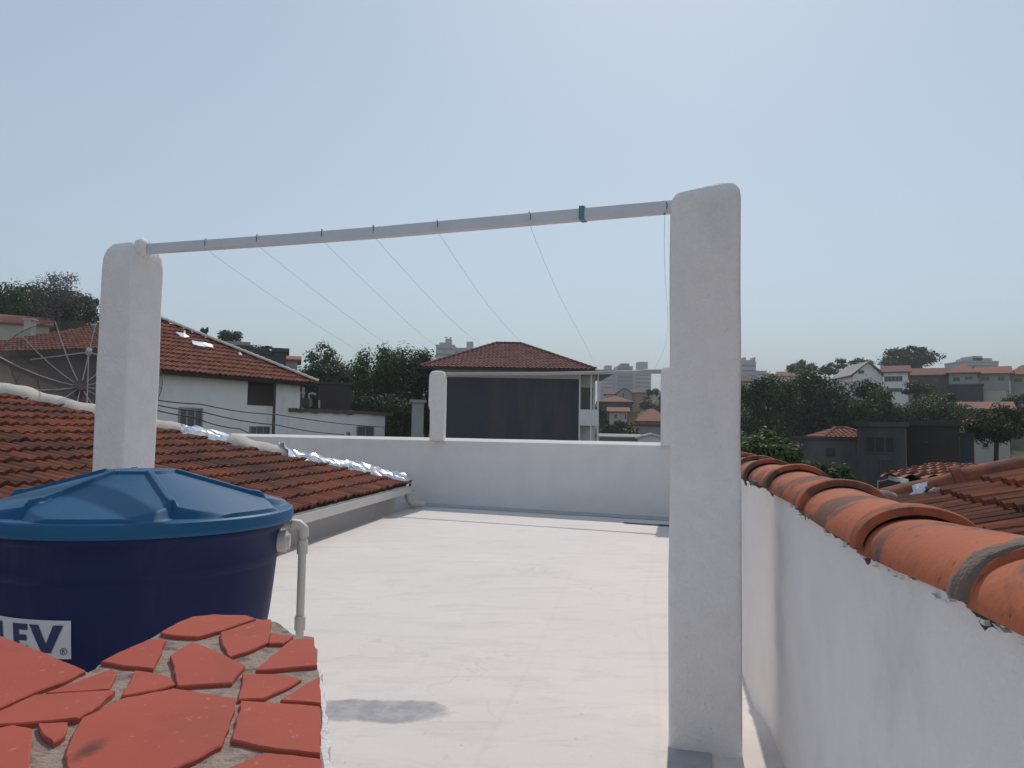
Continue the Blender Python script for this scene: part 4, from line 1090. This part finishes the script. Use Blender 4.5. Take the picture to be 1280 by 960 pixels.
# --- valley houses seen between the middle house and the far pillar
house('hillside_house', 'pink roofed hillside house highest in the gap by balcony house', 'house', 757, 772, 493, 210, 9, 488, 'gable', 'cream', 'clay_c', group='houses on the far hillside')
house('hillside_house', 'pale grey gabled house below the blue glass tower', 'house', 771, 790, 492, 205, 9, 486, 'end', 'greywall', 'greywall', [(778, 491, 780, 497)], group='houses on the far hillside')
house('hillside_house', 'dull pink house right of the pale gabled one below the towers', 'house', 790, 806, 491, 206, 9, 487, 'gable', 'ochre', 'clay_c', group='houses on the far hillside')
house('hillside_house', 'long pink roof over dark wall crossing the gap by balcony house', 'house', 748, 790, 502.5, 150, 9, 496, 'hip', 'darkwall', 'orange', group='houses on the far hillside')
house('hillside_house', 'small cream house with orange roof in the valley gap', 'house', 762, 784, 515, 118, 8, 510, 'gable', 'cream', 'orange', [(781, 517, 783, 524), (768, 518, 771, 523)], group='houses on the far hillside')
house('hillside_house', 'ochre house between the two orange roofs in the valley gap', 'house', 784.5, 797, 515, 121, 7, 512, 'flat', 'ochre', 'ochre', [(788, 528, 790.5, 533), (787, 517, 789, 519)], group='houses on the far hillside', flat_h=.2)
house('hillside_house', 'house with large orange hip roof next to the far right pillar', 'house', 797, 834, 527, 105, 10, 512, 'hip', 'greywall', 'orange', [(797.5, 528, 800, 531)], group='houses on the far hillside')
house('white_shed', 'pale windowless shed wall below the large orange hip roof', 'shed', 797, 835, 532, 96, 6, None, 'flat', 'greywall', 'clay_c', over=.3, flat_h=.25)
house('white_shed', 'low white roofed shed just above the parapet in the gap', 'shed', 749, 800, 547, 62, 6, 544, 'gable', 'greywall', 'greywall', over=.2)
house('white_shed', 'white gabled shed roof above the parapet beside the far right pillar', 'shed', 797, 832, 548, 60, 6, 543, 'end', 'housewhite', 'housewhite', over=.2)

# --- hillside on the right
house('hillside_house', 'white two storey house with gabled roof on the right hillside', 'house', 1066, 1104, 470, 113, 9, 456, 'end', 'housewhite', 'greywall', [(1073, 463, 1080, 467), (1080, 474, 1086, 479)], yaw=-.1, group='houses on the right hillside')
house('hillside_house', 'white balcony wing joined to gabled white hillside house', 'house', 1104.5, 1135, 466, 112, 9, 458, 'gable', 'housewhite', 'clay_c', [(1105.5, 470, 1128, 477), (1109, 485, 1128, 490)], group='houses on the right hillside', bars=4)
house('hillside_house', 'dull brown terrace houses right of the white balcony wing', 'house', 1136, 1186, 470, 125, 9, 461, 'gable', 'brownwall', 'clay_c', [(1140, 475, 1147, 480), (1167, 473, 1173, 477)], group='houses on the right hillside')
house('hillside_house', 'grey terrace house with orange hip roof below hazy apartments', 'house', 1186, 1222, 467, 118, 10, 456, 'hip', 'greywall', 'orange', [(1191, 471, 1200, 477), (1206, 470, 1216, 475)], group='houses on the right hillside')
house('hillside_house', 'grey terrace house with orange roof at the right edge', 'house', 1223, 1262, 468, 117, 10, 459, 'gable', 'greywall', 'orange', [(1226, 470, 1237, 476), (1247, 470, 1256, 476)], group='houses on the right hillside')
house('hillside_house', 'house with orange hip roof cut off by right photo edge', 'house', 1262.5, 1300, 469, 117, 10, 457, 'hip', 'greywall', 'orange', [(1268, 472, 1278, 478)], group='houses on the right hillside')
house('hillside_house', 'bare pale square wall of a house above the orange roof', 'house', 1229, 1258, 488, 95, 6, None, 'flat', 'cream', 'greywall', over=.05, flat_h=.15, group='houses on the right hillside')
house('hillside_house', 'dark brown house below the terrace row behind trees', 'house', 1186, 1229, 482, 96, 7, None, 'flat', 'darkwall', 'brownwall', over=.1, flat_h=.2, group='houses on the right hillside')
house('hillside_house', 'ochre house with orange roof behind the trunked tree', 'house', 1203, 1262, 513, 62, 8, 504, 'gable', 'ochre', 'orange', [(1210, 520, 1219, 528)], group='houses on the right hillside')
house('hillside_house', 'pale pinkish house wall behind the thin tree trunks', 'house', 1218, 1262, 547, 40, 6, None, 'flat', 'cream', 'brownwall', [(1228, 553, 1236, 560)], over=.1, flat_h=.15, group='houses on the right hillside')
house('hillside_house', 'small ochre tile awning house left of the ochre house', 'house', 1192, 1206, 524, 58, 4, 520, 'gable', 'ochre', 'orange', over=.6, group='houses on the right hillside')
house('hillside_house', 'small roof among trees beside the slim forked tower', 'house', 972, 1003, 471, 200, 8, 465, 'gable', 'housewhite', 'orange', group='houses on the right hillside')
house('hillside_house', 'reddish house peeping out right of the large pillar', 'house', 912, 934, 477, 190, 8, 470, 'gable', 'ochre', 'clay_c', group='houses on the right hillside')
house('grey_house', 'low grey walled house behind the green bush', 'house', 990, 1072, 549, 36, 4, None, 'flat', 'greydirty', 'concrete', [(1033, 560, 1043, 570)], over=.1, flat_h=.15, frame='concrete')
house('red_roofed_house', 'small orange hip roof end peeping left of the derelict house', 'house', 1036, 1096, 551, 41, 6, 537, 'hip', 'concrete', 'orange', over=.5, yaw=-.2)
# derelict dark building
db = house('derelict_house', 'dark unfinished concrete house with empty window openings', 'house', 1071, 1132, 533, 30, 6, None, 'flat', 'concrete', 'concrete', [(1100, 574, 1117, 593), (1082, 546, 1118, 566, 'derelictbrown')], over=.12, flat_h=.18, bars=2, frame='concrete')
house('derelict_house', 'dark brown blank walled house joined to the unfinished concrete one', 'house', 1132.5, 1199, 532, 30.4, 6, None, 'flat', 'derelictbrown', 'fascia', [(1155, 550, 1161, 555)], over=.1, flat_h=.2, frame='derelictbrown')
house('derelict_house', 'black narrow lean-to at the right end of the dark houses', 'shed', 1199.5, 1217, 545, 30.2, 4, None, 'flat', 'darkwall', 'fascia', over=.05, flat_h=.12)

# ------------------------------------------------------------------ trees
def tree(label, cx, yt, yb, w, D, leaf='leaf_dark', n=None, lp=2.6, clumps=16, seed=0, flat=1.0, group=None, name='tree', depth=None, cat='tree', sparse=0, limbs=6, trunk=True):
    rnd = random.Random(seed * 13 + int(cx)); k = D / FP
    top_, bot = at(cx, yt, D), at(cx, yb, D); c = (top_ + bot) / 2; a = w * k / 2; hz = (top_.z - bot.z) / 2; b = (depth or a * .8)
    zb = terrain_z(c.x, c.y)
    if zb > bot.z - .3: zb = bot.z - .3
    tr_ = thing(name, label, cat, (c.x, c.y, zb), group)
    cl = []
    for i in range(clumps):
        for _ in range(40):
            u = V((rnd.uniform(-1, 1), rnd.uniform(-1, 1), rnd.uniform(-1, 1)))
            if u.length < 1: break
        u = u.normalized() * (u.length ** .6)
        r_ = rnd.uniform(.30, .50) * (1 - .3 * u.length)
        cl.append((V((c.x + u.x * a * (1 - r_ * .6), c.y + u.y * b * (1 - r_ * .6), c.z + u.z * hz * (1 - r_ * .7))), r_))
    area = w * abs(yb - yt); n = n or int(min(20000, max(500, area / (lp * lp) * 7.5)))
    mb = MB(); ls = lp * k
    for i in range(n):
        cc, r_ = cl[rnd.randrange(len(cl))]
        d = V((rnd.gauss(0, 1), rnd.gauss(0, 1), rnd.gauss(0, 1))).normalized()
        rad = rnd.uniform(.45, 1.05) if rnd.random() < .85 else rnd.uniform(.9, 1.35)
        p = cc + V((d.x * a * r_, d.y * b * r_, d.z * hz * r_ * flat)) * rad
        nrm_ = (d + V((rnd.uniform(-.7, .7), rnd.uniform(-.7, .7), rnd.uniform(-.2, 1.0)))).normalized()
        t1_ = nrm_.orthogonal().normalized(); t1_ = Matrix.Rotation(rnd.uniform(0, 6.28), 3, nrm_) @ t1_; t2_ = nrm_.cross(t1_)
        s_ = ls * rnd.uniform(.5, 1.15)
        uv = (rnd.randrange(400) + .5, rnd.randrange(400) + .5)
        mb.face([p - t1_ * s_, p - t2_ * s_ * .45 + nrm_ * s_ * .1, p + t1_ * s_, p + t2_ * s_ * .45 + nrm_ * s_ * .1], 0, [uv] * 4)
    mb.build('crown', m[leaf], tr_)
    if trunk:
        mb = MB(); r0 = max(.12, a * .05); f = c - V((0, 0, hz * .35))
        mb.tube([V((c.x, c.y, zb - .5)), V((c.x + .1 * a * rnd.uniform(-1, 1), c.y, (zb + f.z) / 2)), f], [r0 * 1.3, r0, r0 * .75], 7)
        for i in range(min(limbs, len(cl))):
            q_ = cl[i][0]; mb.tube([f - V((0, 0, hz * .1)), f.lerp(q_, .5) + V((0, 0, hz * .08)), q_], [r0 * .5, r0 * .32, r0 * .12], 5)
        mb.build('trunk', m['bark'], tr_, smooth=True)
    return tr_
G1, G2, G3 = 'trees beyond the left houses', 'dark trees right of the large pillar', 'trees on the right hillside'
tree('dense dark tree at the far left edge above the cream house', 8, 346, 432, 120, 72, seed=1, clumps=40, group=G1)
tree('grey brown half bare tree crown between two dark crowns at left', 76, 340, 405, 88, 66, 'leaf_grey', seed=2, clumps=22, group=G1, lp=2.0, n=2600)
tree('dark tree touching the front pillar above the brown wing roof', 64, 356, 432, 124, 70, seed=3, clumps=42, group=G1)
tree('small leafy dark crown just left of the front pillar', 106, 366, 402, 36, 68, seed=4, clumps=9, group=G1)
tree('small pointed tree top above the foil patched hip', 255, 404, 424, 10, 95, seed=5, clumps=6, group=G1, lp=2)
tree('rounded dark tree behind the foil patched hip', 282, 411, 440, 46, 90, seed=6, clumps=12, group=G1)
tree('dark bush of trees behind small grey houses', 312, 430, 470, 70, 100, seed=66, clumps=14, group=G1)
tree('tiny feathery palm top beyond the brown roof tip', 333, 431, 440, 14, 80, seed=7, clumps=5, group=G1, lp=2.0)
tree('thin sparse tree top with gaps at the left of the big green trees', 402, 425, 475, 52, 56, 'leaf_mid', seed=8, clumps=18, group=G1, n=900)
tree('broad dark green tree behind the white outbuilding', 420, 450, 560, 120, 54, 'leaf_dark', seed=9, clumps=34, group=G1)
tree('tallest leafy tree with a spiky top behind the far left pillar', 475, 422, 520, 70, 52, 'leaf_mid', seed=10, clumps=22, group=G1)
tree('dense dark tree filling the middle of the mass behind the white outbuilding', 450, 441, 545, 96, 56, 'leaf_mid', seed=41, clumps=34, group=G1)
tree('dark tree directly behind the dark lean-to roof', 388, 446, 540, 70, 60, 'leaf_dark', seed=42, clumps=28, group=G1)
tree('green tree crown tucked under the left eave of the hip roofed house', 536, 444, 540, 52, 53, 'leaf_dark', seed=43, clumps=22, group=G1)
tree('wide rounded green tree left of the hip roofed house', 508, 428, 550, 96, 50, 'leaf_dark', seed=11, clumps=34, group=G1)
tree('low dark thicket tree at the back of the white outbuilding', 455, 485, 570, 150, 46, 'leaf_dark', seed=12, clumps=34, group=G1)
tree('round dark tree below the far towers beside the right far pillar', 816, 485, 516, 36, 160, seed=13, clumps=14, group=G3)
tree('dark hedge like tree below the small cream valley house', 776, 526, 552, 60, 85, seed=14, clumps=16, group=G3)
tree('dark tree next to the balcony in the valley gap', 752, 505, 540, 24, 90, seed=15, clumps=10, group=G3)
tree('domed umbrella tree on the right skyline nearest the slim tower', 1004, 449, 470, 44, 165, seed=16, clumps=18, group=G3, lp=2)
tree('small dome of leaves between two umbrella trees on the skyline', 1036, 452, 470, 30, 160, seed=17, clumps=10, group=G3, lp=2)
tree('wide domed umbrella tree on the skyline beside the white hillside house', 1068, 444, 466, 50, 170, seed=18, clumps=20, group=G3, lp=2)
tree('large layered cedar crown on the skyline behind white hillside house', 1134, 433, 468, 82, 165, seed=19, clumps=26, group=G3, lp=2.2)
tree('layered top tier of foliage poking above the cedar crown', 1140, 432, 446, 40, 164, seed=29, clumps=10, group=G3, lp=2.0, trunk=False)
tree('big dark tree immediately right of the large pillar', 958, 466, 560, 100, 62, seed=20, clumps=34, group=G2)
tree('big dark tree in the middle of the right tree mass', 1012, 460, 565, 110, 66, seed=21, clumps=38, group=G2)
tree('dark green tree below the white gabled hillside house', 1068, 472, 560, 100, 64, 'leaf_dark', seed=22, clumps=34, group=G2)
tree('mid green tree in front of the white balcony wing', 1098, 482, 545, 70, 60, 'leaf_mid', seed=23, clumps=22, group=G2)
tree('leafy green tree above the dark brown blank house', 1162, 486, 545, 92, 58, 'leaf_mid', seed=24, clumps=28, group=G2)
tree('dark low tree below the brown terrace houses', 1150, 474, 500, 44, 90, seed=25, clumps=14, group=G3)
tree('dark tree in front of the dark brown hillside house', 1195, 490, 520, 40, 80, seed=26, clumps=12, group=G3)
tree('spreading dark tree with thin bare trunks at the right edge', 1246, 506, 556, 86, 34, 'leaf_dark', seed=27, clumps=26, group=G3, limbs=9)
tree('dark tree cut off by the right edge below orange roofs', 1282, 488, 540, 56, 70, 'leaf_dark', seed=28, clumps=18, group=G3)
tree('bright green bush just beyond the right wall tiles', 955, 534, 640, 110, 15, 'leaf_light', seed=30, clumps=36, lp=4.6, n=11000, name='bush', cat='bush')
tree('smaller brownish green bush below the grey walled house', 1030, 568, 620, 74, 17, 'leaf_mid', seed=31, clumps=20, lp=4, name='bush', cat='bush')

# ------------------------------------------------------------------ haze
mb = MB(); mb.box(V((-1410, -70, -12)), V((2820, 0, 0)), V((0, 1690, 0)), V((0, 0, 112)))
hz = mb.build('haze', []); hz['kind'] = 'stuff'
hm = bpy.data.materials.new('haze_air'); hm.use_nodes = True; hn = hm.node_tree.nodes
hn.remove(hn['Principled BSDF']); pv = hn.new('ShaderNodeVolumePrincipled')
pv.inputs['Color'].default_value = (.60, .62, .645, 1); pv.inputs['Density'].default_value = .0009; pv.inputs['Anisotropy'].default_value = .1
hm.node_tree.links.new(pv.outputs[0], hn['Material Output'].inputs['Volume'])
hz.data.materials.append(hm)
